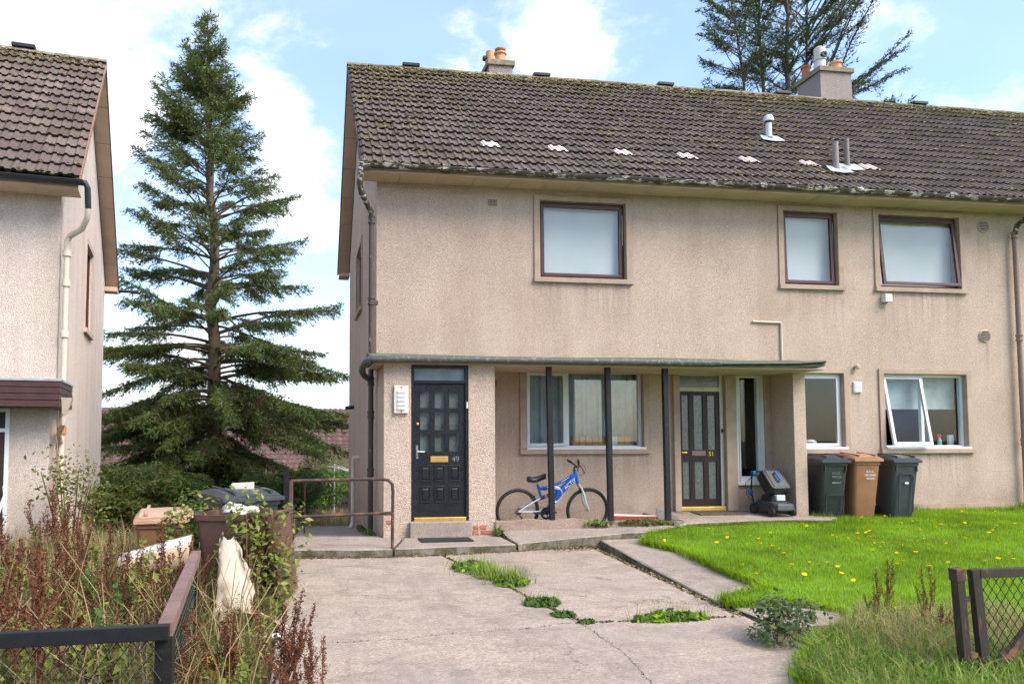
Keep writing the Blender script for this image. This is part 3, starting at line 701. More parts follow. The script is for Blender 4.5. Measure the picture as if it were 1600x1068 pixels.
mb.build('door_frame', M['black'], door, bevel=.004)
MB().box(1.604, 2.361, YP + .05, YP + .056, 2.035, 2.215).build('fanlight', M['glass'], door)
MB().box(1.6, 2.37, YP + .09, YP + .10, 2.03, 2.22).build('fanlight_blind', M['net'], door)
MB().box(2.372, 2.397, YP - .006, YP + .011, 1.63, 1.72).build('bell_push', M['white'], door, bevel=.003)
MB().box(1.53, 2.43, YP - .10, YP + .03, -.24, -.003).build('door_step', M['concrete_path'], house, bevel=.012)
# bulkhead lamp on the porch wall
lp = MB(); lp.box(1.30, 1.51, YP - .05, YP, 1.55, 1.95); lamp = lp.build('wall_lamp', M['cream_paint'], house, bevel=.012); lamp['label'] = 'cream louvred wall lamp beside the black door'
for i in range(5): MB().box(1.345, 1.465, YP - .068, YP - .051, 1.60 + i * .06, 1.645 + i * .06).build('louvre', M['white'], lamp, bevel=.008)
for z in (1.575, 1.925): MB().lathe([(0, -.008), (.010, -.006), (.010, 0)], (1.405, YP - .05, z), 8, 'y').build('screw', M['rust'], lamp)
# broken render: bricks showing at the foot of the porch corners
def bricks(parent, x, y, z, n, seed):
    rr = random.Random(seed)
    for i in range(n):
        bx_, bz_ = x + (i % 2) * .115 + rr.uniform(-.02, .02), z + (i // 2) * .072
        MB().box(bx_, bx_ + rr.uniform(.07, .105), y - .006, y + .05, bz_, bz_ + .055).build('brick', M['brick'], parent, bevel=.006)
bricks(house, 1.185, YP - .004, .10, 1, 1); bricks(house, 1.185, YP - .004, -.03, 1, 2); bricks(house, 2.47, YP - .004, -.20, 4, 3); bricks(house, 2.66, YP - .006, -.20, 2, 5)

# ---- low kerb, posts, canopy
kb = MB(); n = 16
for i in range(n):
    u0, u1 = 2.8 + 1.62 * i / n, 2.8 + 1.62 * (i + 1) / n
    h = lambda u: -.012 - .012 * math.sin(u * 9) - max(0, u - 4.0) * .10
    kb.hexa([(u0, 10.94, -.3), (u1, 10.94, -.3), (u1, 11.14, -.3), (u0, 11.14, -.3), (u0, 10.965, h(u0)), (u1, 10.965, h(u1)), (u1, 11.12, h(u1)), (u0, 11.12, h(u0))])
tag(kb.build('kerb', M['kerb'], smooth=True), 'low pinkish kerb along the front of the porch recess', 'kerb')
rb_ = MB()
for i in range(60):
    x = random.uniform(4.25, 5.65); y = random.uniform(10.9, 11.15); z = -.2 + .1 * (x - 4.2) / 1.4; s_ = random.uniform(.02, .06)
    rb_.hexa([(x + a * s_ + random.uniform(-.01, .01), y + b * s_, z + c * s_ * random.uniform(.4, .8)) for a, b, c in ((-1,-1,-1),(1,-1,-1),(1,1,-1),(-1,1,-1),(-.7,-.7,1),(.6,-.8,1),(.7,.7,1),(-.7,.6,1))])
mb = MB(); mb.hexa([(4.3, 10.86, -.3), (5.75, 10.98, -.3), (5.75, 11.16, -.3), (4.3, 11.16, -.3), (4.3, 10.95, -.09), (5.75, 11.02, -.06), (5.75, 11.15, -.05), (4.3, 11.13, -.06)])
tag(mb.build('broken_step', M['concrete_edge'], bevel=.02), 'crumbling concrete edge between kerb and right-hand doorway', 'step')
tag(rb_.build('rubble', M['concrete_edge']), 'loose concrete rubble scattered on the crumbling step edge', 'rubble', kind='stuff')
for i, x in enumerate((3.69, 4.61, 5.53)):
    zb = (-.03, -.05, -.08)[i]; mb = MB(); mb.bar((x, 11.1, zb), (x - .03 + .01 * i, 11.1, 2.27), .078, .078, (0, 1, 0)); mb.build('post', M['blackpost'], house, bevel=.006)
# porch side wall (fin) at the right end
MB().box(7.98, 8.20, 11.53, D - .001, -.4, 2.30).build('porch_side_wall', M['harl'], house, bevel=.01)
# canopy slab: rises a little to the wall, twisted at its right end
cp = MB(); n = 24; X0c, X1c = 1.0, 8.42
def can(u): return 2.345 + .01 * math.sin(u * 2.1), 2.53 + .015 * math.sin(u * 1.3)
for i in range(n):
    u0, u1 = X0c + (X1c - X0c) * i / n, X0c + (X1c - X0c) * (i + 1) / n
    lift = lambda u: .055 * max(0, (u - 7.6) / .8)
    y0f = lambda u: 10.90 + (.62 * max(0, (u - 8.12) / .3))
    a0, b0 = can(u0); a1, b1 = can(u1)
    cp.hexa([(u0, y0f(u0), 2.285 + lift(u0)), (u1, y0f(u1), 2.285 + lift(u1)), (u1, D, 2.31 + lift(u1) * .6), (u0, D, 2.31 + lift(u0) * .6),
             (u0, y0f(u0), a0 + lift(u0)), (u1, y0f(u1), a1 + lift(u1)), (u1, D, b1 + lift(u1) * .5), (u0, D, b0 + lift(u0) * .5)])
canopy = cp.build('canopy', M['felt'], house, smooth=True)
MB().box(1.02, 8.14, 10.935, D - .002, 2.262, 2.284).build('canopy_soffit', M['soffit'], canopy)
mb = MB(); mb.tube([(.90, 10.99, 2.30), (.98, 10.86, 2.315), (1.3, 10.845, 2.325), (4, 10.845, 2.33), (6.3, 10.85, 2.335)], .052, 10); mb.build('canopy_gutter', M['pipe_grey'], canopy, smooth=True)
MB().tube([(6.3, 10.875, 2.325), (7.6, 10.875, 2.35), (8.1, 10.88, 2.385)], .022, 8).build('drip_edge', M['blackplastic'], canopy)
mb = MB(); mb.tube([(.98, 10.86, 2.31), (.90, 10.97, 2.285), (.89, 11.4, 2.26), (.90, 11.8, 2.23), (.95, 11.95, 2.16), (1.05, 12.05, 2.10), (1.075, 12.08, 2.0)], [.05, .052, .05, .05, .047, .045, .045], 10)
mb.build('gutter_bend', M['pipe_grey'], canopy, smooth=True)
# ---- soffit, gutter, downpipes
for i in range(30):
    x = .9 + i * .605
    if x > XR: break
    MB().box(x, x + .597, EAVE_Y + .0, D - .001, 5.335 + random.uniform(-.003, .003), 5.35).build('soffit_board', M['soffit'], house)
MB().box(.88, XR, EAVE_Y - .016, EAVE_Y - .001, 5.33, 5.47).build('fascia', M['soffit'], house)
g = MB(); prof = [(math.cos(t) * .062, math.sin(t) * .062) for t in [math.pi + i * math.pi / 8 for i in range(9)]]
def half_round(mb, xa, xb, y, za, zb, th=.006):
    for j in range(8):
        (a, b), (c, d) = prof[j], prof[j + 1]
        mb.poly((xa, y + a, za + b), (xb, y + a, zb + b), (xb, y + c, zb + d), (xa, y + c, za + d))
    for k in (0, 8): mb.box(xa, xb, y + prof[k][0] - .007, y + prof[k][0] + .007, min(za, zb) - .004, max(za, zb) + .009)
xs = [.83, 2.2, 4.0, 5.8, 7.6, 9.4, 11.2, 13.0, 14.8, 16.6, XR]
gutter = None
for a, b in zip(xs, xs[1:]):
    mb = MB(); half_round(mb, a + .004, b - .004, EAVE_Y - .085, 5.425, 5.425); o = mb.build('gutter', M['gutter'], house, fix=False)
    if a > 1: 
        mb = MB(); mb.tube([(a - .06, EAVE_Y - .085, 5.418), (a + .06, EAVE_Y - .085, 5.418)], .07, 14); mb.build('gutter_joint', M['gutter'], o, smooth=True)
MB().tube([(1.0, EAVE_Y - .10, 5.40), (.86, EAVE_Y - .10, 5.36), (.845, EAVE_Y - .07, 5.10), (.88, EAVE_Y + .02, 5.0), (1.0, 11.98, 4.86), (1.06, 12.04, 4.78), (1.065, 12.06, 4.6)], [.055, .055, .05, .048, .046, .046, .046], 10).build('swan_neck', M['gutter'], house, smooth=True)
def downpipe(x, y, z0, z1, mat, collars, r=.042, top=None):
    mb = MB(); mb.tube([(x, y, z0), (x, y, z1)], r, 12); o = mb.build('downpipe', mat, house, smooth=True)
    for z in collars:
        MB().lathe([(r, -.06), (r + .016, -.055), (r + .016, -.03), (r + .008, -.025), (r + .008, .03), (r + .018, .04), (r + .018, .06), (r, .065)], (x, y, z), 12).build('collar', mat, o, smooth=True)
    return o
downpipe(1.065, 12.07, 2.42, 4.75, M['pipe'], (4.66, 3.35)); downpipe(1.065, 12.07, -.24, 2.42, M['pipe'], (2.08, 1.55, .65))
MB().box(1.08, 1.17, 12.03, 12.11, 3.3, 3.36).build('pipe_bracket', M['pipe'], house)
xd = 12.93; downpipe(xd, 12.10, 1.05, 4.95, M['pipe_tan'], (4.9, 3.0)); downpipe(xd, 12.10, -.25, 1.05, M['pipe_tan'], (1.1,))
MB().tube([(xd, EAVE_Y - .085, 5.38), (xd, EAVE_Y - .06, 5.26), (xd, 12.04, 5.06), (xd, 12.10, 4.9)], [.06, .05, .048, .045], 10).build('swan_neck', M['gutter'], house, smooth=True)
# small fittings on the walls
def air_brick(x, z, y, w=.165, h=.115):
    mb = MB(); mb.box(x, x + w, y - .006, y + .0, z, z + h); o = mb.build('air_brick', M['surround'], house)
    q = MB()
    for i in range(6):
        for j in range(4): q.box(x + .014 + i * .0245, x + .028 + i * .0245, y - .008, y - .0065, z + .014 + j * .025, z + .029 + j * .025)
    q.build('holes', M['blackplastic'], o)
air_brick(3.0, 5.02, D); air_brick(2.98, 2.02, D)
for x, z in ((12.36, 5.06), (12.30, 3.04)):
    mb = MB(); mb.lathe([(.0, -.03), (.105, -.028), (.118, -.012), (.118, 0)], (x, D, z), 20, 'y'); o = mb.build('round_vent', M['soffit'], house, smooth=True)
    for i in range(6):
        zz = -.075 + i * .03; w = math.sqrt(max(.0, .1 ** 2 - zz ** 2)); MB().box(x - w, x + w, D - .036, D - .0305, z + zz - .007, z + zz + .007).build('slot', M['blackplastic'], o)
MB().box(10.22, 10.36, D - .11, D - .0, 3.60, 3.74).build('junction_box', M['white'], house, bevel=.012)
mb = MB(); mb.box(9.60, 9.76, D - .03, D, 1.98, 2.17); o = mb.build('louvre_vent', M['white'], house, bevel=.006)
for i in range(4): MB().box(9.615, 9.745, D - .040, D - .031, 2.0 + i * .042, 2.022 + i * .042).build('slat', M['white'], o)
MB().lathe([(0, -.11), (.035, -.10), (.05, -.06), (.035, -.03), (.02, 0)], (9.66, D, 2.44), 12, 'y').build('outdoor_sensor', M['soffit'], house, smooth=True)
MB().tube([(7.70, D - .02, 3.20), (8.22, D - .02, 3.19), (8.235, D - .02, 3.17), (8.235, D - .02, 2.5)], .020, 8).build('overflow_pipe', plain('pale_pipe', (.60, .48, .39), .7, .1), house, smooth=True)
MB().tube([(1.155, 17.4, 1.86), (.96, 17.4, 1.84)], .045, 10).build('waste_outlet', M['blackplastic'], house)
MB().tube([(1.15, 15.9, .76), (1.05, 15.9, .76), (1.045, 15.9, .68), (1.045, 15.9, -.55), (.98, 15.7, -.66)], .045, 10).build('waste_pipe', M['pipe_cream'], house, smooth=True)
gs = MB(); gs.box(1.13, 1.158, GW[0] - .1, GW[0], GW[2], GW[3] + .1); gs.box(1.13, 1.158, GW[1], GW[1] + .1, GW[2], GW[3] + .1); gs.box(1.13, 1.158, GW[0], GW[1], GW[3], GW[3] + .1); gs.box(1.10, 1.158, GW[0] - .1, GW[1] + .1, GW[2] - .08, GW[2])
go = gs.build('window', M['surround'], house); go['label'] = 'narrow window in the side gable'
MB().box(1.25, 1.26, GW[0], GW[1], GW[2], GW[3]).build('pane', M['glass_door'], go)
for ya in (GW[0], GW[1] - .05): MB().box(1.21, 1.245, ya, ya + .05, GW[2], GW[3]).build('stile', M['mahog'], go)

# ------------------------------------------------------------------ roofs
def tile_mesh(name, mat, w=.30, l=.40, th=.020):
    """double-roll interlocking tile: x across, y up the slope, z out of the roof"""
    us = [0, .018, .034, .072, .088, .150, .168, .184, .222, .238, .298]; hs = [.004, .010, .030, .030, .006, .004, .010, .030, .030, .006, .004]
    mb = MB(); n = len(us)
    front = [(u * w / .3, 0, h + .034) for u, h in zip(us, hs)]; back = [(u * w / .3, l, h - .010) for u, h in zip(us, hs)]
    low = [(u * w / .3, .004, h + .034 - th - .020) for u, h in zip(us, hs)]
    mb.v = front + back + low
    for i in range(n - 1):
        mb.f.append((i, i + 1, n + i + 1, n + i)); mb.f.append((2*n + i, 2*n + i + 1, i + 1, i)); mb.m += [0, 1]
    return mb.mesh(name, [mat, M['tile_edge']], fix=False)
def lay_tiles(roof, eave, pitch, cols, rows, gauge, w, mat, is_part, special=None, mat_special=None, flip=False):
    """eave: (x, y, z) of the lower left corner; individual tiles where is_part, the rest as one stuff mesh"""
    me = tile_mesh('tile', mat, w); ms = tile_mesh('tile', mat_special, w) if mat_special else None
    rv = []; base = np.array([v.co[:] for v in me.vertices]); faces = [tuple(p.vertices) for p in me.polygons]; rf = []
    cp_, sp_ = math.cos(pitch), math.sin(pitch)
    rr = random.Random(3)
    for r in range(rows):
        for c in range(cols):
            s_ = r * gauge - .03 + rr.gauss(0, .004); dz_ = rr.uniform(0, .009); roll = rr.gauss(0, .010)
            loc = (eave[0] + c * w + rr.gauss(0, .003), eave[1] + s_ * cp_ - dz_ * sp_, eave[2] + s_ * sp_ + dz_ * cp_)
            sp = special and (r, c) in special
            if is_part(r, c) or sp:
                o = link('tile', ms if sp else me, roof, loc, (pitch, roll, 0))
            else:
                m = Matrix.Translation(loc) @ Euler((pitch, roll, 0)).to_matrix().to_4x4(); A = np.array(m)
                k = len(rv) * len(base); rv.append(base @ A[:3, :3].T + A[:3, 3]); rf += [tuple(k + i for i in f) for f in faces]
    if rv:
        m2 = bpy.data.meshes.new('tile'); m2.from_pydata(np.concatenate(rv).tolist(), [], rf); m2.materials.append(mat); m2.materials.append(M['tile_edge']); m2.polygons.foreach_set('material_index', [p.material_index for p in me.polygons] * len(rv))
        tag(link('tile', m2, roof), kind='stuff')
PITCH = math.atan2(RIDGE_Z - EAVE_Z, RIDGE_Y - EAVE_Y)
rf = MB()
rf.poly((.88, EAVE_Y, EAVE_Z - .02), (XR, EAVE_Y, EAVE_Z - .02), (XR, RIDGE_Y, RIDGE_Z - .02), (.88, RIDGE_Y, RIDGE_Z - .02))
rf.poly((.88, BACK_Y, EAVE_Z - .02), (.88, RIDGE_Y, RIDGE_Z - .02), (XR, RIDGE_Y, RIDGE_Z - .02), (XR, BACK_Y, EAVE_Z - .02))
rf.poly((.88, BACK_Y, EAVE_Z + .06), (.88, RIDGE_Y, RIDGE_Z + .06), (XR, RIDGE_Y, RIDGE_Z + .06), (XR, BACK_Y, EAVE_Z + .06))
roof = rf.build('roof', M['tile'], house, fix=False)
slope = math.hypot(RIDGE_Z - EAVE_Z, RIDGE_Y - EAVE_Y); ROWS = 17; GAUGE = slope / ROWS
x_right = lambda r: 12.6 + (r / ROWS) * 5.2
cells = sorted([(math.dist((.88 + c * .3, EAVE_Y + r * GAUGE * math.cos(PITCH), EAVE_Z + r * GAUGE * math.sin(PITCH)), (0, 0, 1.25)), r, c) for r in range(ROWS) for c in range(60) if .88 + c * .3 < x_right(r)])
PARTS = {(r, c) for _, r, c in cells[:290]}
SPECIAL = {(3, c) for c in (7, 11, 15, 19, 23, 27, 31)}
lay_tiles(roof, (.88, EAVE_Y - .03, EAVE_Z), PITCH, 60, ROWS, GAUGE, .30, M['tile'], lambda r, c: (r, c) in PARTS, SPECIAL, M['tile_new'])
def moss_on(roof, eave, pitch, rows, gauge, width, n, ridge_n, name='moss', size=1., bias=1.6):
    """cushions of moss along the tile edges and the ridge"""
    rng = np.random.default_rng(5); r = np.floor(rows * (1 - rng.random(n) ** bias)).clip(0, rows - 1); u = rng.random(n) * width
    dens = np.sin(u * 1.7) + np.sin(u * .73 + 2) + np.sin(r * 1.3); keep = rng.random(n) < (.45 + .2 * dens); r, u = r[keep], u[keep]
    s = r * gauge - .02 + rng.normal(0, .02, len(u)); h = .03 + rng.random(len(u)) * .03
    s = np.concatenate([s, rows * gauge - .06 - np.abs(rng.normal(0, .16, ridge_n))]); u = np.concatenate([u, rng.random(ridge_n) * width]); h = np.concatenate([h, .035 + rng.random(ridge_n) * .03])
    sz = (.012 + .022 * rng.random(len(u)) ** 2) * size
    P = np.stack([eave[0] + u, eave[1] + s * math.cos(pitch) - h * math.sin(pitch), eave[2] + s * math.sin(pitch) + h * math.cos(pitch)], 1)
    O = np.array([(1, 0, 0), (0, 1, .2), (-1, 0, 0), (0, -1, -.2), (0, -.2, .8), (0, .1, -.7)]); F = [(0,1,4),(1,2,4),(2,3,4),(3,0,4),(1,0,5),(2,1,5),(3,2,5),(0,3,5)]
    V = P[:, None, :] + O[None] * (sz[:, None, None] * (.7 + .6 * rng.random((len(u), 6, 3))) * np.array([1.5, 1, 1]))
    k = len(u); faces = (np.array(F)[None] + (np.arange(k) * 6)[:, None, None]).reshape(-1, 3)
    me = bpy.data.meshes.new(name); me.from_pydata(V.reshape(-1, 3).tolist(), [], faces.tolist()); me.materials.append(M['moss'])
    return tag(link(name, me, roof), kind='stuff')
moss_on(roof, (.88, EAVE_Y - .03, EAVE_Z), PITCH, ROWS, GAUGE, 18, 11000, 3600, size=.95)
# ridge tiles and black ridge vents
rng = random.Random(4)
for i in range(40):
    x = .86 + i * .46
    if x > XR: break
    mb = MB(); prof_r = [(math.cos(t) * .115, math.sin(t) * .085) for t in [math.pi * q / 8 for q in range(9)]]
    for (a, b), (c, d) in zip(prof_r, prof_r[1:]): mb.poly((0, a, b), (.452, a, b * .98), (.452, c, d * .98), (0, c, d))
    mb.poly(*[(0, a, b) for a, b in prof_r]); mb.poly(*[(.452, a, b * .98) for a, b in prof_r])
    mb.build('ridge_tile', M['ridge'], roof, smooth=True, loc=(x, RIDGE_Y, RIDGE_Z + .0 + rng.uniform(-.006, .006)), rot=(0, rng.gauss(0, .012), 0))
for x in (2.03, 4.91, 7.79, 10.66, 14.2): MB().box(x, x + .37, RIDGE_Y - .13, RIDGE_Y + .13, RIDGE_Z + .06, RIDGE_Z + .125).build('ridge_vent', M['blackplastic'], roof, bevel=.01)
# verge: undercloak boards below the overhang, verge edge
vb = MB()
def verge_boards(parent, x0, x1, ya, za, yb, zb, n, mat, off=.05, th=.018):
    for i in range(n):
        t0, t1 = i / n + .002, (i + 1) / n - .002
        a = (ya + (yb - ya) * t0, za + (zb - za) * t0 - off); b = (ya + (yb - ya) * t1, za + (zb - za) * t1 - off)
        MB().hexa([(x0, a[0], a[1] - th), (x1, a[0], a[1] - th), (x1, b[0], b[1] - th), (x0, b[0], b[1] - th), (x0, a[0], a[1]), (x1, a[0], a[1]), (x1, b[0], b[1]), (x0, b[0], b[1])]).build('verge_board', mat, parent)
verge_boards(roof, .885, 1.159, EAVE_Y, EAVE_Z - .02, RIDGE_Y, RIDGE_Z - .02, 7, M['barge'])
verge_boards(roof, .885, 1.159, RIDGE_Y, RIDGE_Z - .02, BACK_Y, EAVE_Z - .02, 7, M['barge'])
for ya, za, yb, zb in ((EAVE_Y, EAVE_Z, RIDGE_Y, RIDGE_Z), (RIDGE_Y, RIDGE_Z, BACK_Y, EAVE_Z)):
    mb = MB(); mb.hexa([(.862, ya, za - .09), (.884, ya, za - .09), (.884, yb, zb - .09), (.862, yb, zb - .09), (.862, ya, za + .03), (.884, ya, za + .03), (.884, yb, zb + .03), (.862, yb, zb + .03)]); mb.build('verge_edge', M['tile'], roof)
MB().box(.9, 1.158, BACK_Y - .5, BACK_Y, 5.25, 5.33).build('eave_box', M['barge'], house)
# chimneys
def pot(parent, x, y, z, r, h, mat, kind):
    mb = MB(); prof = [(r * .95, 0), (r * .9, h * .8), (r * 1.12, h * .84), (r * 1.12, h), (r * .85, h), (r * .8, h * .6)]
    if kind == 'cowl': prof = [(r, 0), (r * .9, h * .45), (r * 1.05, h * .47), (r * 1.05, h * .52), (r * .92, h * .54), (r * .92, h * .95), (r * .6, h), (0, h)]
    mb.lathe(prof, (x, y, z), 16); o = mb.build('chimney_pot', mat, parent, smooth=True)
    if kind == 'cowl':
        mb = MB(); sx = -1 if mat is not M['potwhite'] else .15
        mb.lathe([(.03, 0), (r * .5, .0), (r * .62, .12), (r * .45, .12), (.0, .04)], (0, 0, 0), 12, 'x' if sx == -1 else 'y')
        q = mb.build('vent_spout', M['rust'] if sx == -1 else M['blackplastic'], o, smooth=True); q.location = (x + (sx - .0) * r * (1.5 if sx == -1 else .6), y - (.0 if sx == -1 else r * 1.25), z + h * .62)
    if kind == 'cap':
        MB().lathe([(r * .7, h), (r * .7, h * 1.14), (r * .98, h * 1.16), (r * .98, h * 1.3), (0, h * 1.36)], (x, y, z), 16).build('pot_cap', M['terracotta_red'], o, smooth=True)
    return o
def chimney(x0, x1, y0, y1, z1, cap, label):
    mb = MB(); mb.box(x0, x1, y0, y1, 8.3, z1); o = mb.build('chimney', M['harl_grey'], house); o['label'] = label
    MB().box(x0 - .05, x1 + .05, y0 - .05, y1 + .05, z1 + .001, z1 + cap).build('cap', M['capstone'], o, bevel=.015); return o
c1 = chimney(3.98, 4.50, 15.95, 16.75, 9.32, .12, 'small harled chimney with two terracotta pots')
pot(c1, 4.28, 16.15, 9.44, .125, .27, M['terracotta'], 'cap'); pot(c1, 4.14, 16.5, 9.44, .115, .48, M['terracotta'], 'cowl')
c2 = chimney(11.98, 12.79, 15.95, 16.80, 9.78, .12, 'wide grey harled chimney with a tall white pot')
pot(c2, 12.2, 16.25, 9.9, .14, .62, M['potwhite'], 'cowl'); pot(c2, 12.62, 16.25, 9.9, .135, .28, M['terracotta'], 'plain'); pot(c2, 12.08, 16.6, 9.9, .11, .30, M['terracotta_red'], 'plain'); pot(c2, 12.5, 16.62, 9.9, .12, .2, M['terracotta'], 'plain')
# flue and soil vent pipes through the tiles
def zroof(y): return EAVE_Z + (y - EAVE_Y) * math.tan(PITCH)
def flue(x, y, h, r, mat, cap, label):
    z = zroof(y); mb = MB(); mb.lathe([(r, -.1), (r, h), (r * .8, h), (r * .8, h - .1)], (x, y, z), 14); o = mb.build('flue_pipe', mat, roof, smooth=True); o['label'] = label
    if cap: MB().lathe([(r * 1.0, h - .09), (r * 1.7, h - .085), (r * 1.6, h - .02), (r * 1.2, h + .03), (0, h + .035)], (x, y, z), 14).build('cowl', mat, o, smooth=True); MB().lathe([(r * 1.15, h - .12), (r * 1.15, h - .09)], (x, y, z), 14).build('band', M['blackplastic'], o)
    MB().lathe([(r * 1.02, .10), (r * 1.25, .09), (r * 1.6, -.04)], (x, y, z), 14).build('collar', M['pipe_grey'], o, smooth=True)
    mb = MB(); c_, s_ = math.cos(PITCH), math.sin(PITCH)
    mb.poly(*[(x + a, y + b * c_ - .085 * s_, z + b * s_ + .085 * c_ + .01) for a, b in ((-.22, -.13), (.0, -.19), (.24, -.14), (.2, .12), (-.18, .12))]); mb.build('flashing', M['lead'], o)
flue(8.93, 13.42, .50, .058, plain('white_flue', (.62, .64, .66), .4, .06), True, 'white capped boiler flue on the roof')
flue(9.49, 12.30, .58, .052, plain('grey_soil_pipe', (.27, .22, .20), .5, .08), False, 'left of two grey vent pipes on the roof')
flue(9.81, 12.42, .60, .046, plain('grey_vent_pipe', (.20, .165, .15), .5, .08), False, 'right of two grey vent pipes on the roof')

# ------------------------------------------------------------------ house on the left (local axes: x along its front, y to the back)
lh = thing('neighbouring_house', 'pale harled house at the left edge with brown porch fascia', 'house', (-3.21, 11.55, 0), R(9.2))
LE, LRZ, LRY, LBY = 4.93, 8.33, 3.66, 8.7
WU, WV = -.30, .48
lw = MB(); wall_face(lw, -9, WU, -1.3, LE + .1, WV, [], .1); lw.build('wall', M['harl_left'], lh, fix=False)
lg = MB(); gw2 = (3.95, 5.15, 3.28, 4.92)
def gable2(mb, x, y0, y1, hole):
    a, b, c, d = hole
    mb.poly((x, y0, -1.6), (x, a, -1.6), (x, a, LE + .05), (x, y0, LE + .05)); mb.poly((x, b, -1.6), (x, y1, -1.6), (x, y1, LE + .05), (x, b, LE + .05))
    mb.poly((x, a, -1.6), (x, b, -1.6), (x, b, c), (x, a, c)); mb.poly((x, a, d), (x, b, d), (x, b, LE + .05), (x, a, LE + .05)); mb.poly((x, y0, LE + .05), (x, y1, LE + .05), (x, LRY, LRZ - .1))
    for p, q in (((a, c), (a, d)), ((a, d), (b, d)), ((b, d), (b, c)), ((b, c), (a, c))): mb.poly((x, p[0], p[1]), (x, q[0], q[1]), (x - .12, q[0], q[1]), (x - .12, p[0], p[1]))
gable2(lg, WU, WV, 8.35, gw2); lg.build('gable_wall', harl('brightened_gable_harling', (.82, .69, .61), (.62, .51, .445), (.55, .42, .35), .25, 60.), lh, fix=False)  # gable colour lightened above the front wall to offset its dimmer light
MB().poly((-9, 8.35, -1.6), (WU, 8.35, -1.6), (WU, 8.35, LE), (-9, 8.35, LE)).build('back_wall', M['harl_left'], lh)
a, b, c, d = gw2; mb = MB(); mb.box(WU - .002, WU + .03, a - .1, a, c, d + .1); mb.box(WU - .002, WU + .03, b, b + .1, c, d + .1); mb.box(WU - .002, WU + .03, a, b, d, d + .1); mb.box(WU - .002, WU + .06, a - .1, b + .1, c - .09, c)
o = mb.build('window', M['surround_left'], lh); o['label'] = 'narrow window in the pale gable'
MB().box(WU - .09, WU - .08, a, b, c, d).build('pane', M['glass_door'], o)
for ya in (a, b - .05): MB().box(WU - .075, WU - .04, ya, ya + .05, c, d).build('stile', M['mahog'], o)
rl = MB(); rl.poly((-9, 0, LE), (.0, 0, LE), (0, LRY, LRZ), (-9, LRY, LRZ)); rl.poly((-9, LBY, LE + .02), (-9, LRY, LRZ), (0, LRY, LRZ), (0, LBY, LE + .02)); rl.poly((-9, LBY, LE + .09), (-9, LRY, LRZ + .07), (0, LRY, LRZ + .07), (0, LBY, LE + .09))
roof2 = rl.build('roof', M['tile_left'], lh, fix=False)
P2 = math.atan2(LRZ - LE, LRY); sl2 = math.hypot(LRZ - LE, LRY); rows2 = 15
lay_tiles(roof2, (-9.0, -.03, LE + .02), P2, 30, rows2, sl2 / rows2, .30, M['tile_left'], lambda r, c: c >= 24 - r * .25)
moss_on(roof2, (-9.0, -.03, LE + .02), P2, rows2, sl2 / rows2, 9, 1800, 900, size=.9, bias=1.2)
for i in range(20):
    mb = MB(); prof_r = [(math.cos(t) * .115, math.sin(t) * .085) for t in [math.pi * q / 8 for q in range(9)]]
    for (a, b), (c, d) in zip(prof_r, prof_r[1:]): mb.poly((0, a, b), (.448, a, b), (.448, c, d), (0, c, d))
    mb.poly(*[(.448, a, b) for a, b in prof_r]); mb.build('ridge_tile', M['ridge'], roof2, smooth=True, loc=(-.45 * (i + 1) + .01, LRY, LRZ + .02), rot=(0, random.gauss(0, .01), 0))
MB().box(-1.62, -1.22, LRY - .13, LRY + .13, LRZ + .09, LRZ + .16).build('ridge_vent', M['blackplastic'], roof2, bevel=.01)
verge_boards(roof2, WU + .002, -.012, 0, LE, LRY, LRZ, 6, M['barge_left']); verge_boards(roof2, WU + .002, -.012, LRY, LRZ, LBY, LE + .02, 7, M['barge_left'])
for ya, za, yb, zb, m in ((0, LE, LRY, LRZ, M['brick']), (LRY, LRZ, LBY, LE, M['tile_left'])):
    MB().hexa([(-.011, ya, za - .07), (.011, ya, za - .07), (.011, yb, zb - .07), (-.011, yb, zb - .07), (-.011, ya, za + .02), (.011, ya, za + .02), (.011, yb, zb + .02), (-.011, yb, zb + .02)]).build('verge_edge', m if m is not M['brick'] else plain('pinkish_verge', (.30, .17, .13), .9), roof2)
MB().box(WU - .02, -.01, LBY - .45, LBY - .01, LE - .17, LE - .06).build('eave_box', M['barge_left'], lh)
MB().tube([(-.3, LBY + .05, LE - .07), (.45, LBY + .05, LE - .07)], .04, 8).build('back_gutter', M['blackplastic'], lh)
for i in range(14): MB().box(-.02 - .6 * (i + 1), -.02 - .6 * i - .006, .02, WV - .001, LE - .14, LE - .125).build('soffit_board', M['barge_left'], lh)
MB().box(-9, -.02, .0, .018, LE - .14, LE - .01).build('fascia', M['barge_left'], lh)
mb = MB(); half_round(mb, -9, .06, -.07, LE - .05, LE - .05); mb.build('gutter', M['blackplastic'], lh, fix=False)
MB().tube([(-.05, -.07, LE - .06), (.08, -.07, LE - .07), (.11, -.05, LE - .14), (.12, .0, LE - .42)], .043, 10).build('gutter_outlet', M['blackplastic'], lh, smooth=True)
MB().tube([(.12, .0, LE - .40), (.11, .03, LE - .55), (.02, .2, LE - .68), (-.16, .42, LE - .74), (-.20, .44, LE - .82), (-.20, .44, LE - 1.0)], .042, 10).build('swan_neck', M['pipe_cream'], lh, smooth=True)
mb = MB(); mb.tube([(-.2, .44, LE - .95), (-.2, .44, 1.95)], .041, 12); o = mb.build('downpipe', M['pipe_cream'], lh, smooth=True)
for z in (LE - 1.0, LE - 1.45, 2.72): MB().lathe([(.05, -.05), (.064, -.045), (.064, .045), (.05, .05)], (-.2, .44, z), 12).build('collar', M['pipe_cream'], o, smooth=True)
mb = MB(); mb.tube([(-.2, .40, 1.66), (-.2, .40, -1.0)], .046, 12); o = mb.build('downpipe', M['pipe_cream'], lh, smooth=True)
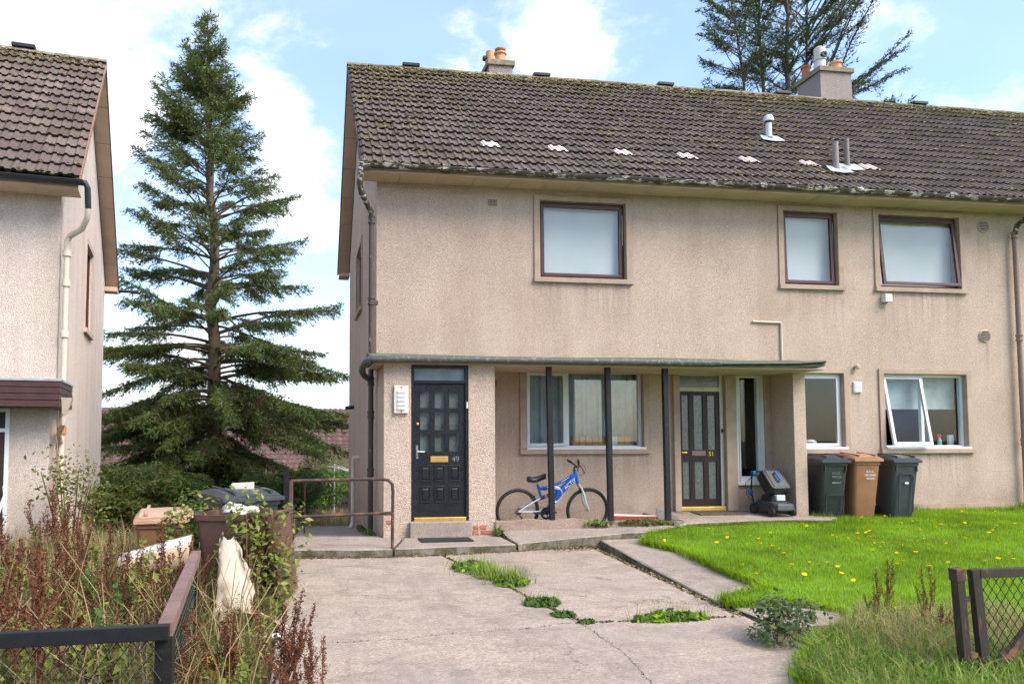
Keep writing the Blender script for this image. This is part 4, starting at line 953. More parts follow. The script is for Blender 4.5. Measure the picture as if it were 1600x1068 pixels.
for z in (1.30, .45): MB().lathe([(.048, -.06), (.066, -.05), (.062, .0), (.066, .05), (.048, .06)], (-.2, .40, z), 12).build('collar', plain('rusty_cream', (.42, .20, .07), .8, .3, 14) if z > 1 else M['pipe_cream'], o, smooth=True)
# porch of the left house
PV = -.30
MB().box(-3.5, WU + .04, PV, WV - .002, -1.3, 1.64).build('porch_wall', M['harl_left'], lh, bevel=.02)
fas = MB(); fas.box(-4, WU + .20, -.74, WV + .1, 1.61, 1.95); fo = fas.build('porch_fascia', plain('brown_cladding', (.075, .035, .032), .45, .2, 6, .1), lh); fo['label'] = 'dark brown boarded porch fascia'
for z in (1.61, 1.70, 1.785, 1.87):
    MB().box(-4, WU + .212, -.752, WV + .1, z + .004, z + .078).build('fascia_board', fo.data.materials[0], fo, bevel=.004)
MB().box(-4.02, WU + .225, -.765, WV + .12, 1.951, 1.985).build('porch_roof_edge', M['lead'], fo, bevel=.006)
MB().hexa([(WU + .225, -.60, 1.52), (WU + .275, -.60, 1.52), (WU + .275, -.52, 1.52), (WU + .225, -.52, 1.52), (WU + .215, -.66, 1.74), (WU + .35, -.66, 1.74), (WU + .35, -.46, 1.74), (WU + .215, -.46, 1.74)]).build('rain_hopper', M['pipe_cream'], lh)
MB().tube([(WU + .25, -.56, 1.53), (WU + .24, -.55, 1.40), (WU + .1, .1, 1.24), (-.2, .38, 1.12)], .034, 8).build('hopper_pipe', M['pipe_cream'], lh, smooth=True)
MB().box(-1.62, -.80, PV - .006, PV + .02, -.6, 1.55).build('door', plain('dark_door', (.035, .022, .02), .5), lh)
mb = MB(); frame_bars(mb, -1.66, -.755, -.6, 1.60, .05, PV - .02, PV + .02); mb.box(-1.6, -.805, PV - .018, PV + .01, 1.28, 1.33); mb.build('door_frame', M['upvc'], lh)
MB().tube([(-.78, PV - .1, .55), (-.74, PV - .25, .45), (-.78, PV - .5, .2), (-.78, PV - .5, -.6)], .022, 8).build('grab_rail', M['upvc'], lh, smooth=True)
MB().box(WU + .041, WU + .06, PV + .33, PV + .44, -.5, 1.45).build('conduit', M['surround_left'], lh)

# ------------------------------------------------------------------ houses in the distance
def far_house(name, label, c, rz, L_, W_, eave, ridge, base, wallmat, roofmat):
    h = thing(name, label, 'house', (c[0], c[1], base), rz); e, r_ = eave - base, ridge - base
    mb = MB(); mb.box(-L_/2, L_/2, -W_/2, W_/2, -1, e); mb.build('wall', wallmat, h)
    MB().prism([(-W_/2, e), (W_/2, e), (0, r_ - .05)], -L_/2 + .01, L_/2 - .01, 'x').build('gable', wallmat, h)
    ov = .35; mb = MB(); rows = 15
    for sgn in (-1, 1):
        for k in range(rows):
            t0, t1 = k / rows, (k + 1) / rows; Y = lambda t: sgn * (W_/2 + ov) * (1 - t); Z = lambda t: e - .1 + (r_ - e + .1) * t
            n_ = int(L_ / .3)
            for q in range(n_):
                u0 = -L_/2 - .2 + (L_ + .4) * q / n_; u1 = u0 + (L_ + .4) / n_; um = (u0 + u1) / 2
                mb.poly((u0, Y(t0), Z(t0) + .06), (um, Y(t0), Z(t0) + .10), (um, Y(t1), Z(t1) + .05), (u0, Y(t1), Z(t1) + .0)); mb.poly((um, Y(t0), Z(t0) + .10), (u1, Y(t0), Z(t0) + .06), (u1, Y(t1), Z(t1)), (um, Y(t1), Z(t1) + .05))
                if sgn < 0: mb.poly((u0, Y(t0), Z(t0) - .02), (u1, Y(t0), Z(t0) - .02), (u1, Y(t0), Z(t0) + .06), (um, Y(t0), Z(t0) + .10), (u0, Y(t0), Z(t0) + .06))
    mb.build('roof', roofmat, h, fix=False)
    MB().box(-L_/2 - .2, L_/2 + .2, -W_/2 - ov - .1, -W_/2 - ov + .02, e - .22, e - .08).build('gutter', M['blackplastic'], h)
    for x in (-L_ * .3, -.05 * L_, L_ * .22, L_ * .40):
        o = MB().box(x - .6, x + .6, -W_/2 - .03, -W_/2 + .05, e - 1.7, e - .5).build('window', M['upvc'], h); MB().box(x - .52, x + .52, -W_/2 - .036, -W_/2 - .031, e - 1.62, e - .58).build('pane', M['frost'], o)
    return h
M['wall_far'] = plain('far_render', (.42, .33, .20), .9, .12, 2)
far_house('distant_house', 'low house beyond the spruce with reddish brown tiled roof', (-2.5, 46), R(2), 20, 8.5, -.75, 2.75, -3.6, M['wall_far'], M['tile_far'])
# the row across the street, seen only as a reflection in the ground floor glass
opp = thing('opposite_house', 'pale harled house across the street reflected in the ground floor panes', 'house', (2, -14, -.6), R(182))
ow = MB(); hs = [(-8.6, -6.8, 1.0, 2.4), (-5.4, -3.6, 1.0, 2.4), (-8.6, -6.8, 3.9, 5.2), (-5.4, -3.6, 3.9, 5.2), (-1.5, .5, 1.0, 2.4), (-1.5, .5, 3.9, 5.2), (3.2, 5, 1., 2.4), (3.2, 5, 3.9, 5.2), (7.5, 9.4, 1., 2.4), (7.5, 9.4, 3.9, 5.2), (-3.1, -2.2, .0, 2.1), (1.4, 2.3, .0, 2.1)]
wall_face(ow, -12, 12, -.5, 5.6, 0, hs, .12); M['harl_opp'] = harl('grey_white_harling', (.56, .56, .55), (.42, .42, .41), (.46, .44, .42), .3); ow.build('wall', M['harl_opp'], opp, fix=False)
for a, b, c, d in hs:
    mb = MB(); frame_bars(mb, a, b, c, d, .07, .05, .1); o = mb.build('window', M['upvc'], opp); MB().box(a, b, .07, .08, c, d).build('pane', M['frost'], o)
mb = MB(); mb.poly((-12, -.4, 5.5), (12, -.4, 5.5), (12, 4, 9), (-12, 4, 9)); mb.poly((-12, 8.4, 5.5), (-12, 4, 9), (12, 4, 9), (12, 8.4, 5.5)); mb.build('roof', M['tile_left'], opp)
MB().poly((-12, 0, -.5), (-12, 8, -.5), (-12, 8, 5.5), (-12, 4, 9), (-12, 0, 5.5)).poly((12, 0, -.5), (12, 0, 5.5), (12, 4, 9), (12, 8, 5.5), (12, 8, -.5)).build('gable', M['harl_left'], opp)

# ------------------------------------------------------------------ wheelie bins (local: front faces -y, foot at z = 0)
def bin_colour(name, col): return plain(name, col, .48, .14, 5, .18, 150, spec=.4, dirt=tuple(x * .6 + .02 for x in col), dirt_amt=.5)
M['bin_black'] = bin_colour('bin_black', (.030, .034, .034)); M['bin_brown'] = bin_colour('bin_brown', (.30, .145, .075)); M['bin_grey'] = bin_colour('bin_grey', (.052, .058, .066))
M['bin_brown_lid'] = bin_colour('bin_brown_lid', (.36, .185, .105)); M['bin_darkbrown'] = bin_colour('bin_dark_brown', (.125, .062, .045)); M['bin_tan_lid'] = bin_colour('bin_tan_lid', (.50, .30, .20)); M['lid_black'] = bin_colour('lid_black', (.045, .050, .056))
def ring(w, d, y, r=.05, n=4):
    """rounded rectangle ring points"""
    p = []
    for cx, cy, a0 in ((w/2 - r, d/2 - r, 0), (-w/2 + r, d/2 - r, 90), (-w/2 + r, -d/2 + r, 180), (w/2 - r, -d/2 + r, 270)):
        for i in range(n + 1): t = R(a0 + 90 * i / n); p.append((cx + r * math.cos(t), cy + r * math.sin(t)))
    return p
def loft(mb, rings, cap0=True, cap1=True):
    i0 = len(mb.v); n = len(rings[0])
    for rg in rings: mb.v += rg
    for j in range(len(rings) - 1):
        for q in range(n):
            q2 = (q + 1) % n; mb.f.append((i0 + j*n + q, i0 + j*n + q2, i0 + (j+1)*n + q2, i0 + (j+1)*n + q)); mb.m.append(mb.cur)
    if cap0: mb.f.append(tuple(i0 + q for q in range(n))[::-1]); mb.m.append(mb.cur)
    if cap1: mb.f.append(tuple(i0 + (len(rings)-1)*n + q for q in range(n))); mb.m.append(mb.cur)
def wheelie_bin(label, loc, rz, body, lid, group, w=.58, d=.72, h=.98, front='arch', lid_open=0., lid_style='ridge', rot=None):
    t = thing('wheelie_bin', label, 'bin', loc, rz, group, rot=rot)
    mb = MB(); rg = []
    for z, sw, sd, oy in ((.02, .80, .70, .05), (.06, .82, .74, .045), (h * .5, .90, .86, .02), (h - .06, .97, .98, .0), (h - .055, 1.02, 1.03, 0), (h, 1.03, 1.04, 0)):
        rg.append([(x, y + oy, z) for x, y in ring(w * sw, d * sd, 0, .055)])
    loft(mb, rg, True, lid_open == 0)
    if lid_open:   # hollow inside
        rg2 = [[(x, y, h) for x, y in ring(w * .97, d * .98, 0, .05)], [(x, y + .02, .3) for x, y in ring(w * .84, d * .8, 0, .05)]]; loft(mb, [rg[-1], rg2[0], rg2[1]], False, True)
    mb.build('body', body, t, smooth=True)
    yf = lambda z: -d * (.37 + .125 * (z / h))        # front face
    if front == 'arch':
        q = MB(); z0, z1, hw = .12, h * .80, .125; out = [(-hw, z0), (-hw, z1 - .05), (-hw * .6, z1), (hw * .6, z1), (hw, z1 - .05), (hw, z0)]
        for (a, b), (c, e) in zip(out, out[1:]): q.bar((a, yf(b) - .012, b), (c, yf(e) - .012, e), .014, .016, (0, 1, 0))
        q.build('moulding', body, t)
    elif front == 'low':
        q = MB(); z0, z1, hw = .10, h * .44, .15; out = [(-hw, z0), (-hw, z1 - .03), (-hw * .8, z1), (hw * .8, z1), (hw, z1 - .03), (hw, z0)]
        for (a, b), (c, e) in zip(out, out[1:]): q.bar((a, yf(b) - .010, b), (c, yf(e) - .010, e), .016, .016, (0, 1, 0))
        q.build('moulding', body, t)
    for x in (-.18, .18) if front != 'none' else ():
        MB().box(x - .008, x + .008, yf(h - .1) - .022, yf(h - .1), h - .15, h - .055).build('rib', body, t)
    # lid
    mb = MB(); lw, ld = w * 1.07, d * 1.09; e = .055
    nseg = 10; pr = []
    for i in range(nseg + 1):
        u = -ld / 2 + ld * i / nseg; zz = .045 + .045 * math.sin(math.pi * min(1, max(0, i / nseg))) ** .8 + .02 * i / nseg; pr.append((u, zz))
    lid_y = lambda: None
    rows_ = []
    for u, zz in pr: rows_.append([(-lw/2, u, -.012), (-lw/2, u, zz * .45), (-lw/2 + .05, u, zz), (0, u, zz + .008), (lw/2 - .05, u, zz), (lw/2, u, zz * .45), (lw/2, u, -.012)])
    k = 7; i0 = len(mb.v)
    for r_ in rows_: mb.v += r_
    for j in range(nseg):
        for q in range(k):
            q2 = (q + 1) % k; mb.f.append((i0 + j*k + q, i0 + (j+1)*k + q, i0 + (j+1)*k + q2, i0 + j*k + q2)); mb.m.append(0)
    mb.f.append(tuple(range(i0, i0 + k))); mb.m.append(0); mb.f.append(tuple(range(i0 + nseg*k, i0 + (nseg+1)*k))[::-1]); mb.m.append(0)
    # move so that the hinge is the origin
    mb.v = [(x, y - ld / 2, z) for x, y, z in mb.v]
    lo = mb.build('lid', lid, t, loc=(0, ld / 2 - .005, h + .014), rot=(-lid_open, 0, 0), smooth=False)
    if lid_style == 'ridge':
        for s in (-1, 1): MB().bar((s * lw * .30, -ld + .03, .078), (s * lw * .30, -.12, .112), .03, .03).build('rib', lid, lo)
    MB().box(-lw/2 - .004, lw/2 + .004, -ld - .012, -ld + .004, -.02, .022).build('lip', lid, lo, bevel=.005)
    # hinge hump, handle, wheels
    for s in (-1, 1): MB().lathe([(0, -.04), (.035, -.04), (.035, .04), (0, .04)], (s * w * .33, d * .56, h - .0), 12, 'x').build('hinge', body, t, smooth=True)
    MB().tube([(-w * .44, d * .54, h - .02), (-w * .40, d * .62, h + .02), (w * .40, d * .62, h + .02), (w * .44, d * .54, h - .02)], .016, 8).build('handle', body, t, smooth=True)
    for s in (-1, 1):
        wh = MB(); wh.lathe([(.03, -.025), (.085, -.03), (.10, -.02), (.10, .02), (.085, .03), (.03, .025)], (s * w * .45, d * .36, .10), 18, 'x'); wo = wh.build('wheel', M['blackplastic'], t, smooth=True)
        MB().lathe([(0, -.034), (.04, -.034), (.045, 0), (.04, .034), (0, .034)], (s * w * .45, d * .36, .10), 12, 'x').build('hub', M['rust'], wo, smooth=True)
    return t
GB = 'wheelie bins against the right-hand wall'
def bin_text(t, lines, x, z, y, size, mat, gap=1.25):
    for i, s in enumerate(lines):
        text_mesh('print', s, size * (1 if i else 1.15), mat, Matrix.Translation((x, y, z - i * size * gap)) @ Matrix.Rotation(R(90), 4, 'X') @ Matrix.Rotation(R(0), 4, 'X'), t, .001)
M['print_white'] = plain('white_print', (.72, .70, .68), .7, .05); M['print_grey'] = plain('worn_print', (.17, .19, .18), .7, .2); M['print_pale'] = plain('pale_print', (.30, .33, .31), .7, .2)
zb = lawn_z(9, 11.6)
BS = dict(w=.47, d=.55)
b1 = wheelie_bin('black wheelie bin tucked against the porch side wall', (8.58, 11.62, zb), R(-3), M['bin_black'], M['lid_black'], GB, front='low', h=.93, **BS)
b2 = wheelie_bin('brown wheelie bin between the black and the grey bins', (9.15, 11.60, zb), R(-2), M['bin_brown'], M['bin_brown_lid'], GB, front='none', h=.95, **BS)
b3 = wheelie_bin('dark grey wheelie bin, rightmost of the three by the wall', (9.77, 11.50, zb), R(-2), M['bin_grey'], M['bin_grey'], GB, front='arch', h=.93, **BS)
bin_text(b2, ['A.C.C.', 'ORGANIC', 'WASTE'], .03, .78, -.282, .045, M['print_white'])
bin_text(b1, ['A.C.C.', 'REFUSE'], .02, .76, -.278, .05, M['print_grey']); bin_text(b1, ['0044 017'], .02, .60, -.262, .034, M['print_pale'])
MB().box(-.025, .035, -.262, -.255, .58, .61).build('sticker', M['print_white'], b3)
GL_ = 'old bins among the weeds on the left'
wheelie_bin('dark brown wheelie bin with its lid hanging open beside the drive', (-.60, 7.98, gz(0, 8) - .08), R(-105), M['bin_darkbrown'], M['bin_darkbrown'], GL_, w=.58, d=.74, h=.98, lid_open=R(263), front='none')
wheelie_bin('bin with a dented black lid behind the open brown bin', (-.70, 9.1, gz(0, 9) - .04), R(28), M['bin_black'], M['lid_black'], GL_, h=.96, w=.68, d=.72, front='none')
wheelie_bin('brown bin with a pale tan lid deep in the weeds', (-1.50, 9.0, gz(0, 9) - .05), R(8), M['bin_brown'], M['bin_tan_lid'], GL_, h=.76, front='none')
wheelie_bin('bin with a black lid just behind the tan-lidded bin', (-1.12, 9.7, gz(0, 9) - .1), R(12), M['bin_grey'], M['lid_black'], GL_, h=.70, front='none')
tag(MB().hexa([(-.79, 9.0, .612), (-.54, 9.0, .622), (-.54, 9.12, .622), (-.79, 9.12, .612), (-.79, 9.0, .69), (-.54, 9.0, .70), (-.54, 9.12, .70), (-.79, 9.12, .69)]).build('polystyrene_block', plain('polystyrene', (.62, .58, .50), .9, .08, 20, .3), bevel=.01), 'white polystyrene block lying on the black bin lid', 'packaging')

def crumpled(name, label, cat, f, nu, nv, mats, th=.006, amp=.02, seed=1, midx=None):
    """a bent sheet: f(u, v) -> point; given thickness and small dents"""
    rr = random.Random(seed); mb = MB(); P = {}
    for i in range(nu + 1):
        for j in range(nv + 1):
            p = Vector(f(i / nu, j / nv)); P[i, j] = p + Vector([rr.gauss(0, amp) for _ in range(3)])
    for i in range(nu):
        for j in range(nv):
            if midx: mb.cur = midx(i / nu, j / nv)
            mb.poly(P[i, j], P[i + 1, j], P[i + 1, j + 1], P[i, j + 1])
    me = mb.mesh(name, mats, fix=False); bm = bmesh.new(); bm.from_mesh(me); bmesh.ops.remove_doubles(bm, verts=bm.verts, dist=1e-5); bmesh.ops.recalc_face_normals(bm, faces=bm.faces); bmesh.ops.solidify(bm, geom=bm.faces[:], thickness=th); bm.to_mesh(me); bm.free()
    me.polygons.foreach_set('use_smooth', [True] * len(me.polygons))
    return tag(link(name, me), label, cat)
M['board'] = plain('pale_board', (.46, .39, .31), .85, .12, 6, .2, 40, dirt=(.45, .36, .25), dirt_amt=.5); M['board_tan'] = plain('tan_board', (.56, .42, .27), .9, .15, 6, .2, 40, dirt=(.4, .28, .16), dirt_amt=.5)
M['paper'] = plain('dull_white_paper', (.52, .49, .44), .85, .1, 6, .1)
crumpled('cardboard_sheet', 'pale sheet of board leaning in front of the dark brown bin', 'board', lambda u, v: (-.74 + .33 * u * (1 - .45 * v * v) + .02 * v, 6.95 + .12 * u + .25 * v + .04 * math.sin(u * 7 + v * 4), gz(0, 7.3) + .02 + (.80 - .16 * u) * v + .03 * math.sin(u * 7 + v * 3)), 9, 14, M['board'], amp=.011)
crumpled('cardboard_scrap', 'tan scrap of cardboard lying at the foot of the brown bin', 'board', lambda u, v: (-.72 + .62 * u, 6.75 + .42 * v + .1 * u, gz(0, 7) + .10 + .08 * math.sin(u * 4 + v * 2)), 8, 5, M['board_tan'], amp=.02, seed=3)
crumpled('paper_scrap', 'flat white scrap on the edge of the drive', 'litter', lambda u, v: (-.42 + .28 * u, 6.5 + .14 * v, drive_z(6.5) + .03 + .01 * math.sin(u * 5)), 4, 2, M['white'], amp=.006, seed=4)
crumpled('board_roll', 'curled white and tan board lying behind the fence rail', 'board', lambda u, v: (-1.62 + .62 * u, 7.4 + .14 * math.cos(v * 4.2), .06 + .10 * u + .17 * math.sin(v * 4.2) * (.6 + .4 * u)), 8, 10, [M['board_tan'], M['paper']], amp=.006, seed=5, midx=lambda u, v: 1 if .15 < v < .55 else 0)
M['bag_y'] = plain('yellow_bag', (.62, .40, .04), .4, .1, 6, .1); M['bag_r'] = plain('red_bag', (.55, .03, .03), .4, .1); M['bag_b'] = plain('blue_bag', (.02, .06, .22), .4, .1)
crumpled('plastic_bag', 'crumpled yellow, red and blue plastic bag among the front weeds', 'bag', lambda u, v: (-.60 + .20 * u + .04 * math.sin(v * 6), 5.15 + .06 * math.sin(u * 9) + .05 * v, gz(0, 5) + .02 + .30 * v * (1 - .2 * u)), 8, 10, [M['bag_y'], M['bag_r'], M['bag_b']], th=.006, amp=.014, seed=6, midx=lambda u, v: 0 if v > .55 or (u > .75 and v > .2) else (1 if abs((u * 3 + v * 2) % 1 - .5) < .2 else 2))
crumpled('paper_bag', 'white crumpled paper poking out of the open brown bin', 'litter', lambda u, v: (-.78 + .36 * u, 7.9 + .1 * v, .46 + .11 * v * (1 - abs(u - .4)) + .02 * math.sin(u * 9)), 6, 4, M['paper'], th=.012, amp=.010, seed=8)

# ------------------------------------------------------------------ tubular handrail
hr = thing('handrail', 'rusty tubular handrail across the end of the side path', 'railing', (.5, 9.98, -.33), world=True)
MB().tube([(-.13, 9.98, .655), (.4, 9.98, .665), (1.02, 9.98, .672), (1.11, 9.975, .655), (1.165, 9.97, .60), (1.172, 9.97, .5), (1.165, 9.97, -.335)], .022, 10).build('top_rail', M['rust'], hr, smooth=True)
MB().tube([(-.10, 9.98, .20), (1.165, 9.97, .235)], .020, 10).build('lower_rail', M['rust'], hr, smooth=True)
MB().box(-.155, -.105, 9.95, 10.0, -.5, .66).build('post', plain('brown_post', (.10, .06, .05), .7, .2, 9, .2), hr, bevel=.004)
gt = thing('side_gate', 'narrow black iron gate standing open behind the handrail', 'gate', (-.2, 12, -.45), world=True)
mb = MB(); mb.box(-.27, -.19, 11.96, 12.04, -.5, .70); mb.build('post', M['blackpost'], gt)
mb = MB(); mb.tube([(-.14, 12, -.40), (-.14, 12, .55), (.05, 12.2, .55), (.05, 12.2, -.38)], .014, 6); mb.tube([(-.14, 12, .05), (.05, 12.2, .05)], .012, 6); mb.build('gate_frame', M['rust'], gt)

# ------------------------------------------------------------------ left fence
lf = thing('rail_fence', 'low fence with black front rail and weathered side rail', 'fence', (-.67, 4.15, -.55), world=True)
MB().bar((-3.5, 4.00, .245), (-.66, 4.14, .245), .05, .075).build('front_rail', plain('black_rail', (.012, .013, .017), .5, .25, 8, .3, 40), lf, bevel=.005)
MB().bar((-.685, 4.165, .25), (-.86, 6.66, .25), .075, .075).build('side_rail', plain('weathered_rail', (.20, .125, .105), .8, .2, 8, .4, 40, dirt=(.3, .22, .18), dirt_amt=.5), lf, bevel=.005)
MB().box(-.735, -.645, 4.16, 4.24, -.7, .21).build('post', M['blackpost'], lf, bevel=.005)
MB().box(-.90, -.82, 6.56, 6.64, -.6, .21).build('post', M['blackpost'], lf, bevel=.005); MB().box(-3.4, -3.32, 4.04, 4.12, -.6, .2).build('post', M['blackpost'], lf, bevel=.005)
def chainlink(p0, du, dv, nu, nv, w, h, r=.0035):
    """zig-zag wires woven into diamonds in the plane spanned by du, dv"""
    p0, du, dv = Vector(p0), Vector(du), Vector(dv); nrm = du.cross(dv).normalized(); mb = MB(); cw, ch = w / nu, h / nv
    for i in range(nu):
        for ph in (0, 1):
            pts = [p0 + du * (cw * (i + (.5 if (j + ph) % 2 else 0) + (.5 if ph else 0) * 0 + (0 if not ph else .0))) + dv * (ch * j / 2) + nrm * (.004 if j % 2 else -.004) for j in range(2 * nv + 1)] if ph == 0 else \
                  [p0 + du * (cw * (i + (.5 if j % 2 else 1))) + dv * (ch * j / 2) - nrm * (.004 if j % 2 else -.004) for j in range(2 * nv + 1)]
            pts = [p for p in pts]
            mb.tube(pts, r, 4, False)
    return mb
chainlink((-3.3, 4.03, -.50), (1, .049, 0), (0, 0, 1), 36, 7, 2.6, .70, .003).build('wire_mesh', M['wire'], lf, fix=False)
chainlink((-.70, 4.25, -.50), (-.07, 1, 0), (0, 0, 1), 32, 7, 2.3, .70, .003).build('wire_mesh', M['wire'], lf, fix=False)

# ------------------------------------------------------------------ right gate
M['gate_wood'] = flaky('gate_paint', (.040, .032, .026), (.17, .085, .05), .55, .66, 7, (3, 3, .7), .75)
gp = thing('gate_post', 'leaning dark post with rusty cap beside the mesh gate', 'post', (4.62, 4.85, -.47), world=True)
MB().bar((4.635, 4.85, -.62), (4.555, 4.82, .305), .062, .062, (0, 1, 0)).build('shaft', M['gate_wood'], gp, bevel=.005)
MB().bar((4.562, 4.822, .225), (4.5545, 4.819, .312), .072, .072, (0, 1, 0)).build('cap', M['rust'], gp, bevel=.003)
for z, in ((.09,), (-.30,)): MB().bar((4.60 - z * .09, 4.84, z), (4.68 - z * .1, 4.84, z), .02, .035).build('hinge', M['rust'], gp)
mg = thing('mesh_gate', 'rusty framed gate with chain-link mesh in the bottom right corner', 'gate', (4.75, 4.85, -.47), world=True)
MB().bar((4.785, 4.85, -.55), (4.70, 4.83, .30), .070, .05, (0, 1, 0)).build('stile', M['gate_wood'], mg, bevel=.005)
MB().bar((4.73, 4.826, .27), (6.0, 4.83, .27), .05, .062).build('top_rail', M['gate_wood'], mg, bevel=.005)
MB().bar((4.80, 4.862, -.50), (5.55, 4.87, .235), .06, .05, (0, 1, 0)).build('brace', M['rust'], mg, bevel=.005)
MB().bar((5.98, 4.85, -.55), (5.98, 4.83, .23), .09, .05, (0, 1, 0)).build('stile', M['gate_wood'], mg, bevel=.005)
chainlink((4.72, 4.845, -.45), (1, 0, 0), (0, 0, 1), 18, 7, 1.25, .70, .0034).build('wire_mesh', M['wire'], mg, fix=False)

# ------------------------------------------------------------------ bicycle (local: x forward, y away, z up; wheels on z = 0)
bk = thing('bicycle', 'blue full-suspension bicycle leaning in the porch recess', 'bicycle', (3.205, 11.30, -.238), 0, rot=(R(6), 0, R(0)))
bk.scale = (1.015, 1.0, 1.015)
M['bike_blue'] = plain('blue_bike_paint', (.012, .095, .42), .22, .12, 9, 0, spec=.6); M['tyre'] = plain('tyre', (.022, .021, .021), .8, .2, 12, .4, 90); M['silver'] = plain('silver_paint', (.55, .56, .58), .35, .08, 9, 0, metal=.4)
RW = .335
M['rim'] = plain('dull_rim', (.24, .24, .245), .4, .1, 9, 0, metal=.5)
for cx in (0, 1.085):
    mb = MB(); n = 48; rings = []
    for q in range(n):
        t = 2 * math.pi * q / n; c_, s_ = math.cos(t), math.sin(t)
        rings.append([(cx + c_ * (RW - .027 + .027 * math.cos(a)), .028 * math.sin(a), RW + s_ * (RW - .027 + .027 * math.cos(a))) for a in [2 * math.pi * k / 8 for k in range(8)]])
    rings.append(rings[0]); loft(mb, rings, False, False); wo = mb.build('wheel', M['tyre'], bk, smooth=True)
    mb = MB(); rings = []
    for q in range(n + 1):
        t = 2 * math.pi * q / n; c_, s_ = math.cos(t), math.sin(t)
        rings.append([(cx + c_ * r_, y, RW + s_ * r_) for r_, y in ((.294, -.011), (.282, -.009), (.282, .009), (.294, .011))])
    loft(mb, rings, False, False); mb.build('rim', M['rim'], wo, smooth=True)
    mb = MB()
    for q in range(28):
        t = 2 * math.pi * q / 28; t2 = t + (.5 if q % 2 else -.5); sy = .025 if q % 4 < 2 else -.025
        mb.tube([(cx + .02 * math.cos(t2), sy, RW + .02 * math.sin(t2)), (cx + .277 * math.cos(t), 0, RW + .277 * math.sin(t))], .0013, 3, False)
    mb.build('spokes', M['chrome'], wo, fix=False)
    MB().lathe([(0, -.06), (.012, -.06), (.022, -.03), (.018, 0), (.022, .03), (.012, .06), (0, .06)], (cx, 0, RW), 10, 'y').build('hub', M['chrome'], wo, smooth=True)
H_ = lambda x, z, y=0: (x, y, z + RW)
mb = MB(); mb.tube([H_(.89, .52), H_(.78, .40), H_(.64, .27), H_(.57, .17), H_(.475, .03), H_(.43, -.03)], [.04, .048, .052, .048, .036, .032], 12); fr = mb.build('frame', M['bike_blue'], bk, smooth=True)
MB().tube([H_(.88, .55), H_(.72, .45), H_(.57, .385)], .021, 10).build('top_tube', M['bike_blue'], fr, smooth=True)
MB().tube([H_(.66, .30), H_(.50, .335), H_(.33, .335)], [.034, .03, .028], 10).build('seat_beam', M['bike_blue'], fr, smooth=True)
MB().tube([H_(.295, .40), H_(.325, .30), H_(.36, .20)], .019, 8).build('seat_tube', M['bike_blue'], fr, smooth=True)
MB().tube([H_(.868, .60), H_(.925, .40)], .026, 10).build('head_tube', M['bike_blue'], fr, smooth=True)
_t = Matrix.Translation((.785, -.052, .405 + RW)) @ Matrix.Rotation(R(-42), 4, 'Y') @ Matrix.Rotation(R(90), 4, 'X')
text_mesh('lettering', 'ACTIV', .075, M['print_white'], _t, fr, .002)
MB().bar(H_(.78, .497, -.023), H_(.66, .43, -.023), .004, .012, (0, 1, 0)).build('stripe', M['print_white'], fr)
mb = MB()
for s in (-1, 1): mb.tube([H_(0, .0, s * .062), H_(.16, .10, s * .055), H_(.335, .19, s * .03)], .012, 8); mb.tube([H_(0, 0, s * .062), H_(.2, -.005, s * .055), H_(.36, .0, s * .035)], .011, 8)
mb.tube([H_(.335, .19, -.03), H_(.335, .19, .03)], .012, 8); mb.build('swing_arm', M['silver'], bk, smooth=True)
mb = MB(); mb.tube([H_(.34, .18), H_(.50, .24)], .026, 10); mb.build('shock', M['rust'], bk, smooth=True)
mb = MB()
for s in (-1, 1): mb.tube([H_(.955, .36, s * .055), H_(1.0, .25, s * .058), H_(1.035, .12, s * .058), H_(1.075, .03, s * .055), H_(1.088, 0, s * .05)], [.017, .017, .019, .017, .014], 8)
mb.tube([H_(.95, .37, -.06), H_(.935, .39, 0), H_(.95, .37, .06)], .018, 8); mb.build('fork', M['silver'], bk, smooth=True)
MB().tube([H_(.925, .40), H_(.942, .36)], .022, 8).build('crown', plain('gold_crown', (.42, .25, .10), .4, .1, metal=.5), bk)
mb = MB(); mb.tube([H_(.287, .43), H_(.302, .36)], .013, 8); mb.build('seat_post', M['chrome'], bk)
mb = MB(); sec = []
for x, hw, z in ((.15, .072, .475), (.17, .088, .482), (.22, .082, .468), (.30, .046, .478), (.37, .028, .508), (.425, .018, .525)):
    sec.append([(x, hw * math.cos(a), RW + z + .034 * math.sin(a) - (.018 if math.sin(a) < 0 else 0)) for a in [2 * math.pi * k / 10 for k in range(10)]])
loft(mb, sec); mb.build('saddle', M['blackplastic'], bk, smooth=True)
mb = MB(); mb.tube([H_(.865, .60), H_(.86, .64), H_(.905, .66)], .016, 8); mb.build('stem', M['blackplastic'], bk, smooth=True)
mb = MB(); mb.tube([H_(.82, .765, -.30), H_(.86, .70, -.19), H_(.905, .66, -.06), H_(.91, .655, .06), H_(.90, .68, .2), H_(.88, .70, .3)], .012, 8); hb = mb.build('handlebar', M['blackplastic'], bk, smooth=True)
for a, b in ((H_(.80, .795, -.33), H_(.845, .725, -.23)), (H_(.895, .685, .22), H_(.875, .705, .33))): MB().tube([a, b], .018, 8).build('grip', M['tyre'], hb)
for s, q in ((-1, H_(.88, .69, -.17)), (1, H_(.90, .68, .18))): MB().tube([q, (q[0] + .05, q[1] - s * .02, q[2] - .04), (q[0] + .09, q[1] - s * .02, q[2] - .12)], .007, 6).build('brake_lever', M['blackplastic'], hb, smooth=True)
MB().tube([H_(.88, .69, -.16), H_(.97, .70, -.12), H_(1.02, .62, -.06), H_(1.0, .54, -.03), H_(.93, .52, -.02)], .004, 5, False).build('brake_cable', M['blackplastic'], hb)
